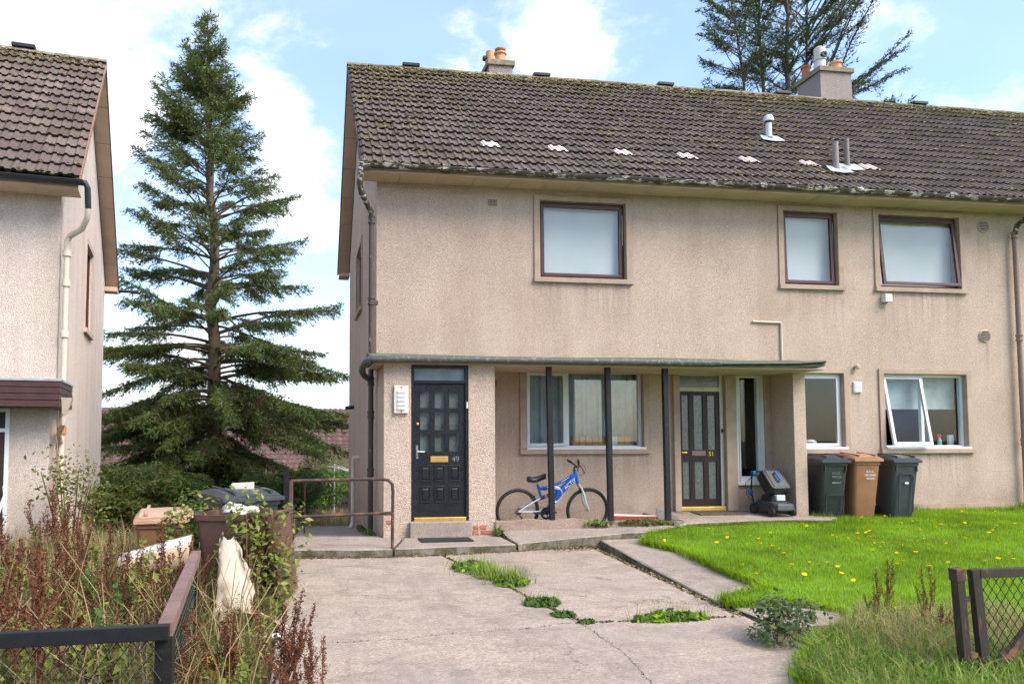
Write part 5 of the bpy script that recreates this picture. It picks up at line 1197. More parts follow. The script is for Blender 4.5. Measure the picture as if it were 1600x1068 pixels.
mb = MB(); mb.lathe([(.060, -.066), (.088, -.066), (.092, -.06), (.088, -.054), (.060, -.054), (.060, -.066)], H_(.43, -.03), 28, 'y'); cr_ = mb.build('chain_ring', M['blackplastic'], bk, smooth=True)
mb = MB()
for q in range(4): t = q * math.pi / 2 + .3; mb.bar(H_(.43, -.03, -.06), H_(.43 + .07 * math.cos(t), -.03 + .07 * math.sin(t), -.06), .012, .014, (0, 1, 0))
mb.lathe([(0, -.09), (.022, -.09), (.022, .07), (0, .07)], H_(.43, -.03), 10, 'y'); mb.bar(H_(.43, -.03, -.085), H_(.27, -.01, -.085), .018, .022); mb.bar(H_(.43, -.03, .07), H_(.58, -.05, .07), .018, .022); mb.build('crank_arm', M['blackplastic'], cr_)
for x, z, y in ((.265, -.01, -.13), (.585, -.05, .115)): MB().box(x - .045, x + .045, y - .045, y + .045, RW + z - .012, RW + z + .012).build('pedal', M['blackplastic'], cr_)
MB().lathe([(.015, -.055), (.055, -.05), (.05, -.03), (.03, -.02)], H_(0, 0), 20, 'y').build('cassette', M['rust'], bk)
mb = MB(); mb.tube([H_(0, .054, -.045), H_(.43, .058, -.06)], .004, 4); mb.tube([H_(.02, -.13, -.045), H_(.40, -.115, -.06)], .004, 4); mb.build('chain', M['rust'], bk)
MB().tube([H_(.0, -.03, -.07), H_(.05, -.09, -.075), H_(.0, -.15, -.06)], .014, 6).build('derailleur', M['blackplastic'], bk, smooth=True)
for x, z in ((.235, .20), (.99, .31)): MB().box(x - .025, x + .02, -.05, .05, RW + z - .03, RW + z + .03).build('brake', M['blackplastic'], bk, bevel=.006)
lk = [H_(.535 + .125 * math.cos(t) * (1 if math.cos(t) > 0 else 1.05), .255 + .115 * math.sin(t), -.075 - .01 * math.sin(2 * t)) for t in [2 * math.pi * q / 24 for q in range(25)]]
MB().tube(lk, .007, 6, False).build('cable_lock', M['silver'], bk, smooth=True)

# ------------------------------------------------------------------ lawn mower (local: x forward)
mw = thing('lawn_mower', 'black and blue lawn mower parked by the right-hand door', 'mower', (7.66, 11.66, -.072), R(-86))
M['mow_blue'] = plain('mower_blue', (.01, .17, .42), .35, .1, 9, 0, spec=.5); M['mow_grey'] = plain('mower_grey', (.045, .046, .05), .42, .15, 9, .1, 90)
mb = MB(); rg = [[(x, y, .09) for x, y in ring(.56, .36, 0, .08)], [(x, y, .17) for x, y in ring(.56, .37, 0, .08)], [(x * .96, y * .95, .205) for x, y in ring(.56, .37, 0, .08)], [(x * .7 - .02, y * .8, .235) for x, y in ring(.56, .37, 0, .08)]]
loft(mb, rg); mb.build('deck', M['mow_grey'], mw, smooth=True)
MB().box(.22, .30, -.15, .15, .10, .20).build('bumper', plain('mower_bumper', (.10, .10, .105), .35, .1), mw, bevel=.02)
for x, r_ in ((.20, .075), (-.24, .09)):
    for s in (-1, 1):
        mb = MB(); mb.lathe([(.02, -.025), (r_ - .01, -.028), (r_, -.018), (r_, .018), (r_ - .01, .028), (.02, .025)], (x, s * .19, r_), 20, 'y'); wo = mb.build('wheel', M['tyre'], mw, smooth=True)
        MB().lathe([(0, -.030), (r_ * .62, -.030), (r_ * .66, -.026), (r_ * .66, .026), (r_ * .62, .030), (0, .030)], (x, s * .19, r_), 16, 'y').build('hub_cap', M['mow_grey'], wo)
mb = MB(); rg = [[(x * s_ + .0, y * s_, z) for x, y in ring(.34, .28, 0, .06)] for z, s_ in ((.2, 1), (.30, .95), (.335, .8))]; loft(mb, rg); mb.build('motor_housing', M['blackplastic'], mw, smooth=True)
MB().box(.07, .19, -.08, .08, .245, .34).build('battery_cover', plain('pale_cover', (.56, .57, .58), .4, .05), mw, bevel=.015)
mb = MB(); A_ = R(47)   # grass box standing on its end over the motor, tilted back
rg = [[(x * s_, y * s_, z) for x, y in ring(.42, .37, 0, .05)] for z, s_ in ((0, .93), (.02, 1), (.16, 1), (.20, .93), (.205, .7))]; loft(mb, rg)
gb = mb.build('grass_box', M['blackplastic'], mw, loc=(-.06, 0, .46), rot=(0, A_, 0), smooth=True)
MB().tube([(-.10, -.0, .2), (-.10, 0, .25), (.06, 0, .26), (.08, 0, .2)], .017, 8).build('box_handle', M['mow_blue'], gb, smooth=True)
MB().box(-.17, .17, -.13, .13, .201, .212).build('box_lid', M['mow_grey'], gb, bevel=.02)
for s in (-1, 1):
    MB().tube([(-.22, s * .19, .13), (-.30, s * .20, .36), (-.26, s * .20, .66)], .013, 8).build('handle_bar', M['blackplastic'], mw, smooth=True)
    MB().lathe([(0, -.03), (.04, -.03), (.045, 0), (.04, .03), (0, .03)], (-.30, s * .215, .36), 12, 'y').build('fold_knob', M['mow_blue'], mw, smooth=True)
MB().tube([(-.26, -.2, .66), (-.25, -.18, .70), (-.25, .18, .70), (-.26, .2, .66)], .013, 8).build('cross_bar', M['blackplastic'], mw, smooth=True)
for s in (-1, 1): MB().box(-.30, -.23, s * .17 - .025, s * .17 + .025, .64, .71).build('switch_box', M['mow_blue'], mw, bevel=.012)
MB().tube([(-.26, -.2, .62), (-.36, -.26, .5), (-.34, -.25, .3), (-.24, -.2, .2)], .005, 5, False).build('cable', M['blackplastic'], mw, smooth=True)

# ------------------------------------------------------------------ small things
MAT_ = plain('rubber_mat', (.028, .026, .026), .9, .3, 30, .8, 160)
tag(MB().box(1.62, 2.35, 10.42, 10.80, -.219, -.206).build('doormat', MAT_, bevel=.004), 'thin dark doormat on the path below the black door', 'doormat')
az = lambda y: -.045 - .05 * (12.19 - y)
tag(MB().hexa([(6.42, 11.72, az(11.72) + .003), (7.2, 11.72, az(11.72) + .003), (7.14, 12.08, az(12.08) + .003), (6.42, 12.08, az(12.08) + .003), (6.42, 11.72, az(11.72) + .018), (7.2, 11.72, az(11.72) + .018), (7.14, 12.08, az(12.08) + .018), (6.42, 12.08, az(12.08) + .018)]).build('doormat', plain('brown_mat', (.10, .075, .055), .95, .3, 30, .8, 160)), 'flat brown doormat in front of door 51', 'doormat')
pk = thing('timber_offcut', 'white and red painted board lying in the porch recess', 'board', (4.95, 11.4, -.1), world=True)
MB().hexa([(4.66, 11.30, -.02), (5.40, 11.2, -.035), (5.42, 11.3, -.03), (4.68, 11.42, -.01), (4.66, 11.30, .005), (5.40, 11.2, -.01), (5.42, 11.3, .0), (4.68, 11.42, .02)]).build('white_face', M['white'], pk)
MB().hexa([(4.655, 11.28, -.05), (5.41, 11.18, -.065), (5.41, 11.199, -.065), (4.66, 11.299, -.05), (4.655, 11.28, .004), (5.41, 11.18, -.012), (5.41, 11.199, -.012), (4.66, 11.299, .004)]).build('red_edge', plain('red_paint', (.40, .06, .05), .6), pk)
MB().box(4.75, 5.30, 11.25, 11.38, -.22, -.066).build('support', M['board_tan'], pk)
tag(MB().hexa([(5.44, 11.35, -.22), (5.80, 11.20, -.10), (5.82, 11.26, -.10), (5.46, 11.41, -.22), (5.50, 11.42, .10), (5.78, 11.3, -.02), (5.80, 11.35, -.02), (5.52, 11.47, .10)]).build('slate_offcut', plain('grey_slab', (.22, .21, .185), .9, .2, 9, .3), bevel=.006), 'grey wedge of slab leaning beside the third post', 'slab')
# things seen through the ground floor panes
BK = 'row of box files on the recess window sill'
for i in range(9):
    x = 4.50 + i * .115; c_ = random.choice(((.55, .27, .08), (.60, .32, .11), (.48, .23, .07))); 
    tag(MB().box(x, x + .105, D + .20, D + .32, 1.06, 1.06 + random.uniform(.145, .165)).build('box_file', M['white'] if i == 6 else plain('file_card', c_, .7, .1), bevel=.006), 'white box file in the row behind the recess window' if i == 6 else '%s tan box file from the left behind the recess window' % ['first', 'second', 'third', 'fourth', 'fifth', 'sixth', '', 'seventh', 'last'][i], 'box file', BK)
tag(MB().box(4.3, 5.65, D + .175, D + .36, 1.02, 1.055).build('inner_sill', M['upvc']), 'white inner sill under the box files', 'sill')
sb = thing('spray_bottle', 'clear spray bottle with red trigger on the kitchen sill', 'bottle', (11.55, D + .28, 1.03))
MB().lathe([(0, 0), (.035, 0), (.036, .11), (.014, .15), (.014, .17), (0, .17)], (0, 0, 0), 12).build('bottle', plain('clear_plastic', (.42, .5, .52), .3), sb, smooth=True)
MB().box(-.05, .03, -.015, .015, .17, .215).box(-.035, -.022, -.01, .01, .12, .17).build('trigger', M['bag_r'], sb, bevel=.005)
tag(MB().box(11.7, 11.79, D + .22, D + .28, 1.03, 1.24).build('carton', M['upvc'], bevel=.004), 'white carton on the kitchen sill beside the spray bottle', 'carton')
tag(MB().box(10.25, 11.85, D + .175, D + .4, .98, 1.028).build('inner_sill', M['upvc']), 'white inner sill of the kitchen window', 'sill')
tag(MB().box(8.4, 9.45, D + .175, D + .4, .98, 1.028).build('inner_sill', M['upvc']), 'white inner sill of the window beside the porch side wall', 'sill')
tag(MB().lathe([(0, 0), (.05, 0), (.09, .05), (.1, .09), (.06, .12), (0, .13)], (8.95, D + .28, 1.03), 14).build('bowl', M['white'], smooth=True), 'white bowl on the sill of the partly hidden window', 'bowl')
tag(MB().lathe([(0, 0), (.012, 0), (.012, .12), (0, .13)], (8.72, D + .28, 1.03), 10).build('candle', M['white'], smooth=True), 'thin white candle on the sill of the partly hidden window', 'candle')
# clothes poles and back fence
for x, y, h, lab in ((1.20, 29, 2.25, 'grey clothes pole in the back garden, seen through the handrail'), (.70, 31, 1.7, 'thin rotary drier pole left of the clothes pole')):
    t = thing('clothes_pole', lab, 'pole', (x, y, gz(x, y))); MB().tube([(0, 0, -.2), (0, 0, h)], .035, 8).build('shaft', M['lead'], t)
    MB().bar((-.3, 0, h - .1), (.3, 0, h - .1), .04, .04).build('cross_arm', M['lead'], t)
    mb = MB()
    for k in range(3): mb.tube([(.25 - .2 * k, 0, h - .1), (1.2, 3, h - .55), (2.6, 7, h - .3)], .012, 4, False)
    mb.build('line', M['white'], t)
bf = thing('board_fence', 'weathered board fence at the back beyond the path', 'fence', (2.2, 33, gz(0, 33)))
for i in range(16): MB().box(-1.2 + i * .16, -1.2 + i * .16 + .145, 0, .025, 0, 1.1 + random.uniform(-.04, .04)).build('board', M['gate_wood'], bf)
MB().box(-1.2, 1.4, -.05, -.001, .85, .95).build('rail', M['gate_wood'], bf)

# ------------------------------------------------------------------ trees
M['bark'] = plain('spruce_bark', (.13, .095, .06), .95, .35, 5, .8, 25); M['bark_pine'] = plain('pine_bark', (.12, .085, .06), .95, .3, 4, .7, 20)
M['needle'] = leafy('spruce_needles', [(.062, .098, .032), (.096, .140, .042), (.130, .174, .052), (.168, .195, .055)], .6, .25)
M['needle_fresh'] = leafy('fresh_needles', [(.08, .13, .025), (.12, .17, .032), (.16, .20, .04)], .6, .3)  # yellow-green needles mixed among the darker twigs
M['needle_dead'] = leafy('dead_needles', [(.085, .055, .030), (.13, .085, .045), (.075, .055, .03)], .9, .1)
M['needle_blue'] = leafy('blue_needles', [(.032, .066, .030), (.054, .098, .044), (.080, .130, .056)], .6, .25)
def unit(v): return v / (np.linalg.norm(v, axis=-1, keepdims=True) + 1e-9)
def needles(P, T, length, width, rng, spread=.55):
    """triangles growing from points P roughly along directions T"""
    n = len(P); d = unit(T + rng.normal(0, spread, (n, 3))); s = unit(np.cross(d, rng.normal(0, 1, (n, 3))))
    L_ = (length * (.6 + .8 * rng.random(n)))[:, None]; w = (width * (.6 + .8 * rng.random(n)))[:, None]
    return np.stack([P - s * w * .5, P + s * w * .5, P + d * L_], 1)
def conifer(name, label, base, top, reach, seed, n_whorl, per, e_lo, e_hi, droop, bare, mats, barkmat, r0, group=None, h0=.03, step=.10, blade=(.11, .030), twig=.55, dens=.030, hang=.18, dead_p=.3, e_tab=None, lush=lambda f: 0., trunk_bend=.12):
    """tree > trunk, branches, crown; reach(h) gives branch length at height fraction h"""
    rng = np.random.default_rng(seed); base = np.array(base, float); top = np.array(top, float); H = np.linalg.norm(top - base)
    t = thing(name, label, 'tree', tuple(base), group=group)
    nseg = 14; tr = [base + (top - base) * k / nseg + np.array([rng.normal(0, trunk_bend), rng.normal(0, trunk_bend), 0]) * (0 < k < nseg) for k in range(nseg + 1)]
    axis = lambda f: np.array([np.interp(f * nseg, np.arange(nseg + 1), [p[q] for p in tr]) for q in range(3)])
    MB().tube([tuple(p - base) for p in tr], [r0 * (1 - k / nseg) ** .8 + .012 for k in range(nseg + 1)], 10).build('trunk', barkmat, t, smooth=True)
    br = MB(); TP = []; TT = []; TM = []
    for w_ in range(n_whorl):
        f = h0 + (1 - h0) * ((w_ + .5) / n_whorl) ** .95; a0 = rng.random() * 6.28
        for k in range((per + (4 if lush(f) > .4 else 0)) if f < .93 else 3):
            fi = min(.985, max(.01, f + rng.normal(0, .026))); a = a0 + 2.399 * k + rng.normal(0, .5); L_ = reach(fi, a) * (.62 + .5 * rng.random() ** .7)
            if L_ < .08: continue
            p0 = axis(fi); e = (np.interp(fi, e_tab[0], e_tab[1]) if e_tab else e_lo + (e_hi - e_lo) * fi) + rng.normal(0, .12); out = np.array([math.cos(a), math.sin(a), 0.]); ts = np.linspace(0, 1, 9)
            dr = droop * (1 - fi)
            z = L_ * (math.tan(e) * ts - dr * ts ** 2 + .22 * dr * ts ** 4); wob = np.cumsum(rng.normal(0, .018 * L_, 9)) * np.array([0] + [1] * 8); sd = np.array([-out[1], out[0], 0.])
            pts = p0 + out * (L_ * ts)[:, None] * math.cos(e * .6) + sd * wob[:, None] + np.array([0, 0, 1.]) * z[:, None]
            br.tube([tuple(p - base) for p in pts], [max(.006, (.010 + .011 * L_) * (1 - q * .85)) for q in ts], 4, False)
            b0 = bare(fi) * (.7 + .6 * rng.random()); nt_ = max(3, int(L_ * (1 - b0) / step))
            for q in np.linspace(b0, 1, nt_):
                i = min(7, int(q * 8)); u = q * 8 - i; p = pts[i] * (1 - u) + pts[i + 1] * u; bd = unit(pts[i + 1] - pts[i])
                for s_ in ((-1, 1) if rng.random() > .28 + lush(fi) else (-1, 1, -.45, .45)):
                    tl = twig * (.35 + .75 * (1 - q)) * (.6 + .7 * rng.random()) * min(1, .35 + L_ / 2.2); td = unit(bd * .75 + sd * s_ * (.8 + rng.normal(0, .2)) + np.array([0, 0, rng.normal(-hang, .26)]))
                    m = max(3, int(tl / dens)); uu = (np.arange(m) + rng.random(m)) / m
                    cur = p + td * (tl * uu)[:, None] + np.array([0, 0, -1.]) * (hang * .7 * tl * uu ** 2)[:, None]
                    dead = rng.random() < dead_p * (1.25 - q) * (1.1 - fi); mi = 2 if dead else (1 if rng.random() < .16 + .25 * (fi < .3) else 0)
                    if dead and rng.random() < .35: continue
                    cur = cur + rng.normal(0, .035 * min(1.5, blade[0] / .12), cur.shape); TP.append(cur); TT.append(np.repeat(td[None], m, 0)); TM.append(np.full(m, mi))
                    if tl > .25: br.tube([tuple(p - base), tuple(cur[-1] - base)], [.006, .003], 3, False)
    br.build('branches', barkmat, t, fix=False)
    P = np.concatenate(TP); T = np.concatenate(TT); Mi = np.concatenate(TM); tri = needles(P, T, blade[0], blade[1], rng)
    link('crown', raw_mesh('crown', (tri - base).reshape(-1, 3), 3, mats, Mi), t); return t
def spruce_reach(f, a):
    left = math.cos(a) < 0
    xs = [0, .06, .15, .25, .35, .45, .52, .58, .66, .74, .82, .90, 1]
    v = [4.3, 4.6, 4.5, 4.1, 4.0, 3.5, 3.4, 2.7, 2.4, 1.95, 1.3, .68, .08] if left else [4.0, 4.5, 4.6, 4.3, 4.1, 3.5, 3.0, 2.7, 2.2, 1.6, 1.15, .6, .08]
    return np.interp(f, xs, v)
conifer('spruce_tree', 'tall spruce with bare inner branches between the two houses', (-2.70, 26, -1.85), (-3.30, 26, 15.5), spruce_reach, 21, 40, 6, R(-2), R(34), .42, lambda f: np.interp(f, [0, .15, .35, .62, .75, .86, 1], [.06, .10, .42, .52, .26, .05, 0]),
        [M['needle'], M['needle_fresh'], M['needle_dead']], M['bark'], .27, step=.085, dens=.024, blade=(.13, .037), twig=.74, hang=.34, dead_p=.42,
        e_tab=([0, .2, .4, .6, .8, 1], [R(-4), R(3), R(15), R(28), R(36), R(52)]), lush=lambda f: np.interp(f, [0, .34, .40, .7, .8, 1], [.55, .45, 0, 0, .10, .2]), trunk_bend=.045)
PG = 'pines standing behind the roof'
def pine(seed, label, x, y, ztop, zlow, lean, reach, r0=.20, e_lo=R(2), e_hi=R(42)):
    b = (x, y, gz(x, y)); H = ztop - b[2]; f0 = (zlow - b[2]) / H
    return conifer('pine_tree', label, b, (x + lean, y + .5, ztop), lambda f, a: reach(math.cos(a)) * np.interp(f, [f0, f0 + .08, .75, .92, 1], [.8, 1, 1, .6, .15]), seed, 13, 5, e_lo, e_hi, .12, lambda f: .46, [M['needle_blue'], M['needle'], M['needle_dead']], M['bark_pine'], r0,
                   PG, h0=f0, step=.14, blade=(.15, .042), twig=.8, dens=.030, hang=.02, dead_p=.5, trunk_bend=.08)
pine(31, 'leaning thin pine, leftmost behind the roof', 22.6, 33, 24.0, 15.6, -2.2, lambda c: 2.7 if c < 0 else 1.6, .17)
pine(32, 'straight pine second from the left behind the roof', 22.35, 33.8, 25.5, 16.2, .1, lambda c: 2.9 if c < 0 else 1.9, .22)
pine(33, 'thick forked pine in the middle behind the roof', 23.2, 33, 26, 15.8, .2, lambda c: 2.6 if c < 0 else 3.4, .30, e_hi=R(50))
pine(34, 'pine behind the wide chimney with branches reaching right', 24.5, 33.5, 25.5, 15.2, .4, lambda c: 1.6 if c < 0 else 5.2, .19, R(12), R(50))
pine(35, 'distant pine tip just above the ridge at right', 29.6, 35, 18.8, 15.6, .9, lambda c: 1.1, .08, R(30), R(55))

# ------------------------------------------------------------------ leafy plants
LEAF = {'green': leafy('leaf_green', [(.045, .10, .016), (.075, .15, .025), (.11, .20, .035), (.05, .085, .02)], .55, .35), 'lime': leafy('leaf_lime', [(.20, .26, .045), (.29, .33, .07), (.15, .21, .04), (.36, .31, .09)], .6, .4),
        'dark': leafy('leaf_dark', [(.012, .030, .010), (.022, .048, .013), (.035, .065, .018)], .5, .25), 'yellow': leafy('leaf_yellow', [(.40, .32, .03), (.30, .30, .05), (.45, .28, .02)], .6, .4), 'olive': leafy('leaf_olive', [(.09, .12, .028), (.14, .155, .04), (.19, .18, .06)], .6, .35)}
M['dock'] = leafy('dock_seed', [(.085, .024, .014), (.125, .038, .020), (.19, .065, .034), (.07, .022, .014)], .9, .1); M['dock_stem'] = leafy('dock_stem', [(.14, .055, .03), (.20, .10, .05)], .9, 0)
M['straw'] = leafy('straw', [(.42, .31, .15), (.52, .40, .21), (.34, .24, .11), (.25, .17, .09)], .85, .25); M['grass'] = leafy('lawn_grass', [(.185, .35, .008), (.25, .43, .010), (.31, .48, .014), (.37, .50, .022), (.15, .28, .008), (.34, .38, .06)], .55, .5, (.66, 1.3))
M['long_grass'] = leafy('long_grass', [(.12, .25, .022), (.18, .31, .035), (.27, .33, .07), (.42, .36, .15)], .6, .35); M['flower'] = leafy('flower_yellow', [(.90, .70, .01), (.88, .62, .01)], .6, .3)
def leaves(P, N, size, rng, aspect=.6):
    """diamond leaves at P facing roughly N"""
    n = len(P); nn = unit(N + rng.normal(0, .5, (n, 3))); a = unit(np.cross(nn, rng.normal(0, 1, (n, 3)))); b = np.cross(nn, a); s = (size * (.55 + .9 * rng.random(n)))[:, None]
    return np.stack([P - a * s, P + b * s * aspect + nn * s * .12, P + a * s, P - b * s * aspect + nn * s * .12], 1)
def shrub(name, label, loc, rx, ry, h, n, leaf, size, seed, mats, cat='shrub', group=None, lean=(0, 0), aspect=.5, hollow=.55, blobs=9):
    """loose clumps of leaves on forked stems"""
    rng = np.random.default_rng(seed); t = thing(name, label, cat, loc, group=group); C_ = []
    st = MB()
    for k in range(blobs):
        a = rng.random() * 6.28; q = rng.random() ** .6; zz = h * (.25 + .72 * rng.random()); c = np.array([rx * .75 * q * math.cos(a) + lean[0] * zz, ry * .75 * q * math.sin(a) + lean[1] * zz, zz]); C_.append((c, (.28 + .3 * rng.random())))
        st.tube([(c[0] * .15, c[1] * .15, -.05), (c[0] * .6, c[1] * .6, zz * .55), tuple(c)], [.012 * h, .008 * h, .004 * h], 4, False)
    P = []; N_ = []; Mi = []
    for i in range(n):
        c, r_ = C_[rng.integers(len(C_))]; d = unit(rng.normal(0, 1, 3)); rr_ = (hollow + (1 - hollow) * rng.random()) * r_; P.append(c + d * rr_ * np.array([rx, ry, h * .62])); N_.append(d * .5 + np.array([0, -.15, .8])); Mi.append(0 if rng.random() < .72 else 1)
    P = np.array(P); P[:, 2] = np.maximum(P[:, 2], .01)
    st.build('stems', M['dock_stem'], t, fix=False); link('leaves', raw_mesh('leaves', leaves(P, np.array(N_), size, rng, aspect).reshape(-1, 3), 4, mats, Mi), t); return t
g_ = lambda x, y: (x, y, gz(x, y))
BGS = 'dark shrubs under the spruce'
for i, (x, y, rx, h, m, sd, lab) in enumerate([(-4.3, 21.0, 1.7, 1.7, 'olive', 3, 'dense dark shrub close to the pale gable'), (-3.2, 20.5, 1.3, 1.35, 'olive', 4, 'dark green shrub left of the spruce trunk'), (-2.2, 18.5, 1.1, 1.15, 'green', 5, 'bright green shrub in front of the spruce trunk'), (-1.0, 24, 1.6, 1.5, 'dark', 6, 'dark shrub right of the spruce trunk'),
                                  (.2, 27, 1.3, 2.0, 'green', 7, 'green shrub below the distant tiled roof'), (-3.5, 17.0, 1.0, 1.1, 'olive', 8, 'olive shrub beside the corner of the pale gable'), (1.7, 34, 1.4, 2.3, 'green', 9, 'leafy shrub behind the clothes pole'), (-.5, 19.0, .9, 1.3, 'olive', 10, 'low olive shrub beyond the side gate')]):
    shrub('shrub', lab, g_(x, y), rx, rx * .9, h, 11000, m, .07, sd, [LEAF[m], LEAF['green' if m != 'green' else 'lime']], group=BGS, blobs=16, aspect=.26)
WG = 'overgrown bushes among the bins'
shrub('bush', 'pale yellow-green bush growing in front of the open brown bin', g_(-.50, 7.52), .42, .28, 1.05, 1000, 'lime', .034, 12, [LEAF['lime'], LEAF['olive']], group=WG, blobs=10, lean=(.15, 0))
shrub('bush', 'wispy pale bush beside the corner of the pale house', g_(-2.95, 10.6), .5, .5, 1.25, 1100, 'lime', .030, 13, [LEAF['olive'], LEAF['lime']], group=WG, blobs=16)
shrub('bush', 'leafy bush between the tan-lidded and open brown bins', g_(-1.12, 8.1), .34, .3, .95, 600, 'lime', .034, 14, [LEAF['lime'], LEAF['green']], group=WG)
shrub('bush', 'small leafy growth against the drive edge by the brown bin', g_(-.22, 7.9), .20, .28, .55, 380, 'green', .04, 15, [LEAF['green'], LEAF['lime']], group=WG)
shrub('bush', 'trailing grey-green bush spilling over the drive edge on the right', (3.88, 5.92, -.45), .40, .36, .30, 820, 'green', .026, 16, [leafy('grey_leaf', [(.06, .105, .04), (.09, .14, .06), (.12, .16, .07)]), LEAF['olive']], group=None, blobs=14)
# tall yellowing herbs: stem with paired leaves
def herb_mesh(name, h, n_stem, seed, leafm, stemm, size=.05):
    rng = np.random.default_rng(seed); mb = MB(); P = []; N_ = []
    for k in range(n_stem):
        a = rng.random() * 6.28; l = rng.random() * .28; hh = h * (.6 + .5 * rng.random()); b = np.array([rng.normal(0, .05), rng.normal(0, .05), -.03]); tip = b + np.array([math.cos(a) * l, math.sin(a) * l, hh]); mid = (b + tip) / 2 + np.array([0, 0, .04])
        mb.tube([tuple(b), tuple(mid), tuple(tip)], [.006, .005, .003], 4, False)
        for q in np.linspace(.3, 1, int(hh / .05)):
            p = b * (1 - q) ** 2 + mid * 2 * q * (1 - q) + tip * q * q
            for s_ in (0, 3.14): aa = q * 9 + s_ + rng.normal(0, .4); P.append(p + np.array([math.cos(aa), math.sin(aa), .1]) * size * .9); N_.append((math.cos(aa) * .3, math.sin(aa) * .3, .9))
    i0 = len(mb.v); lv = leaves(np.array(P), np.array(N_), size, rng, .45); mb.cur = 1
    for q in lv: mb.poly(*q)
    return mb.mesh(name, [stemm, leafm], fix=False)
def dock_mesh(name, h, n_stem, seed, spread=.25):
    """dead dock: rusty seed spikes on branching stems"""
    rng = np.random.default_rng(seed); mb = MB(); P = []; T = []
    for k in range(n_stem):
        a = rng.random() * 6.28; l = spread * rng.random() * h; hh = h * (.65 + .4 * rng.random()); b = np.array([rng.normal(0, .035), rng.normal(0, .035), -.05]); tip = b + np.array([math.cos(a) * l, math.sin(a) * l, hh])
        mb.tube([tuple(b), tuple((b + tip) / 2 + rng.normal(0, .01, 3)), tuple(tip)], [.007, .005, .002], 4, False)
        stalks = [(b + (tip - b) * .45, tip)]
        for q in np.linspace(.38, .9, 8):
            p = b + (tip - b) * q; aa = rng.random() * 6.28; ll = .26 * h * (1.15 - q) * (.6 + .7 * rng.random()); e = p + np.array([math.cos(aa) * ll * .45, math.sin(aa) * ll * .45, ll]); mb.tube([tuple(p), tuple(e)], [.0035, .0015], 3, False); stalks.append((p + (e - p) * .2, e))
        for p, e in stalks:
            m = int(np.linalg.norm(e - p) / .0042); q = rng.random(m); wh = np.round(q * 14) / 14 * .6 + q * .4
            P.append(p + (e - p) * wh[:, None] + rng.normal(0, .009, (m, 3))); T.append(np.repeat(unit(e - p)[None], m, 0))
    P = np.concatenate(P); T = np.concatenate(T); tri = needles(P, T, .016, .014, rng, 1.2); mb.cur = 1
    base = len(mb.v); mb.v += [tuple(v) for v in tri.reshape(-1, 3)]; mb.f += [(base + 3*i, base + 3*i + 1, base + 3*i + 2) for i in range(len(tri))]; mb.m += [1] * len(tri)
    return mb.mesh(name, [M['dock_stem'], M['dock']], fix=False)
DOCKS = [dock_mesh('dock_plant', .95, 4, 41), dock_mesh('dock_plant', .80, 3, 42, .35), dock_mesh('dock_plant', 1.05, 5, 43, .2), dock_mesh('dock_plant', .68, 9, 44, .85)]
def place(me, name, x, y, z, s, rz, label, cat, group, tilt=0):
    o = link(name, me, None, (x, y, z), (tilt, 0, rz)); o.scale = (s, s, s); return tag(o, label, cat, group)
rr = random.Random(9); DG = 'dead docks in the left garden'
pts = [(-1.75, 5.3), (-1.25, 5.5), (-1.65, 6.15), (-2.9, 5.25), (-2.0, 5.75), (-1.3, 6.6), (-2.35, 5.3), (-3.3, 6.1), (-2.05, 7.15), (-2.3, 6.4), (-3.1, 7.9), (-1.55, 6.9), (-1.35, 6.2), (-2.45, 6.8), (-2.7, 7.5), (-2.1, 5.1), (-3.0, 6.4), (-2.8, 5.6), (-1.5, 4.8), (-2.4, 4.7), (-1.0, 5.9), (-3.3, 7.4), (-2.2, 8.0), (-3.5, 8.6), (-2.5, 9.2), (-1.15, 4.7), (-1.0, 7.2), (-1.05, 6.7), (-3.9, 9.4), (-3.0, 9.9), (-2.0, 6.5), (-3.4, 6.9)]
ORD = ['leftmost', 'second', 'third', 'fourth', 'fifth', 'sixth', 'seventh', 'eighth', 'ninth', 'tenth', 'eleventh', 'twelfth', 'thirteenth', 'fourteenth', 'fifteenth']
def rows_of(pts, cuts):
    """for every point its row by distance and its place from the left within that row, as seen from the street"""
    res = {}
    for lo, hi, name in cuts:
        row = sorted([p for p in pts if lo <= p[1] < hi], key=lambda p: p[0] / p[1])
        for k, p in enumerate(row): res[p] = (name, ORD[k] + (' from the left' if k else ''))
    return res
RW_ = rows_of(pts, [(0, 5.45, 'in the row just behind the black front rail'), (5.45, 6.55, 'in the second row behind the front rail'), (6.55, 7.6, 'in the third row, level with the curled board'), (7.6, 20, 'in the far row near the pale house')])
for i, (x, y) in enumerate(pts):
    row, k = RW_[(x, y)]
    place(DOCKS[i % 3], 'dock_plant', x, y, gz(x, y), rr.uniform(.85, 1.28), rr.random() * 6.28, 'rust-brown dead dock, %s %s' % (k, row), 'weed', DG)
for i, (x, y, s, tl, lab) in enumerate([(-.12, 5.22, 1.0, 0, 'spreading rusty dock at the near left corner of the drive'), (-.42, 5.0, 1.05, .06, 'tall rusty dock nearest the camera beside the drive'), (.08, 5.0, .8, .05, 'low rusty dock on the concrete at the bottom left')]): place(DOCKS[3], 'dock_plant', x, y, drive_z(y) - .03, s, 1.3 * i, lab, 'weed', 'docks at the near edge of the drive', tl)
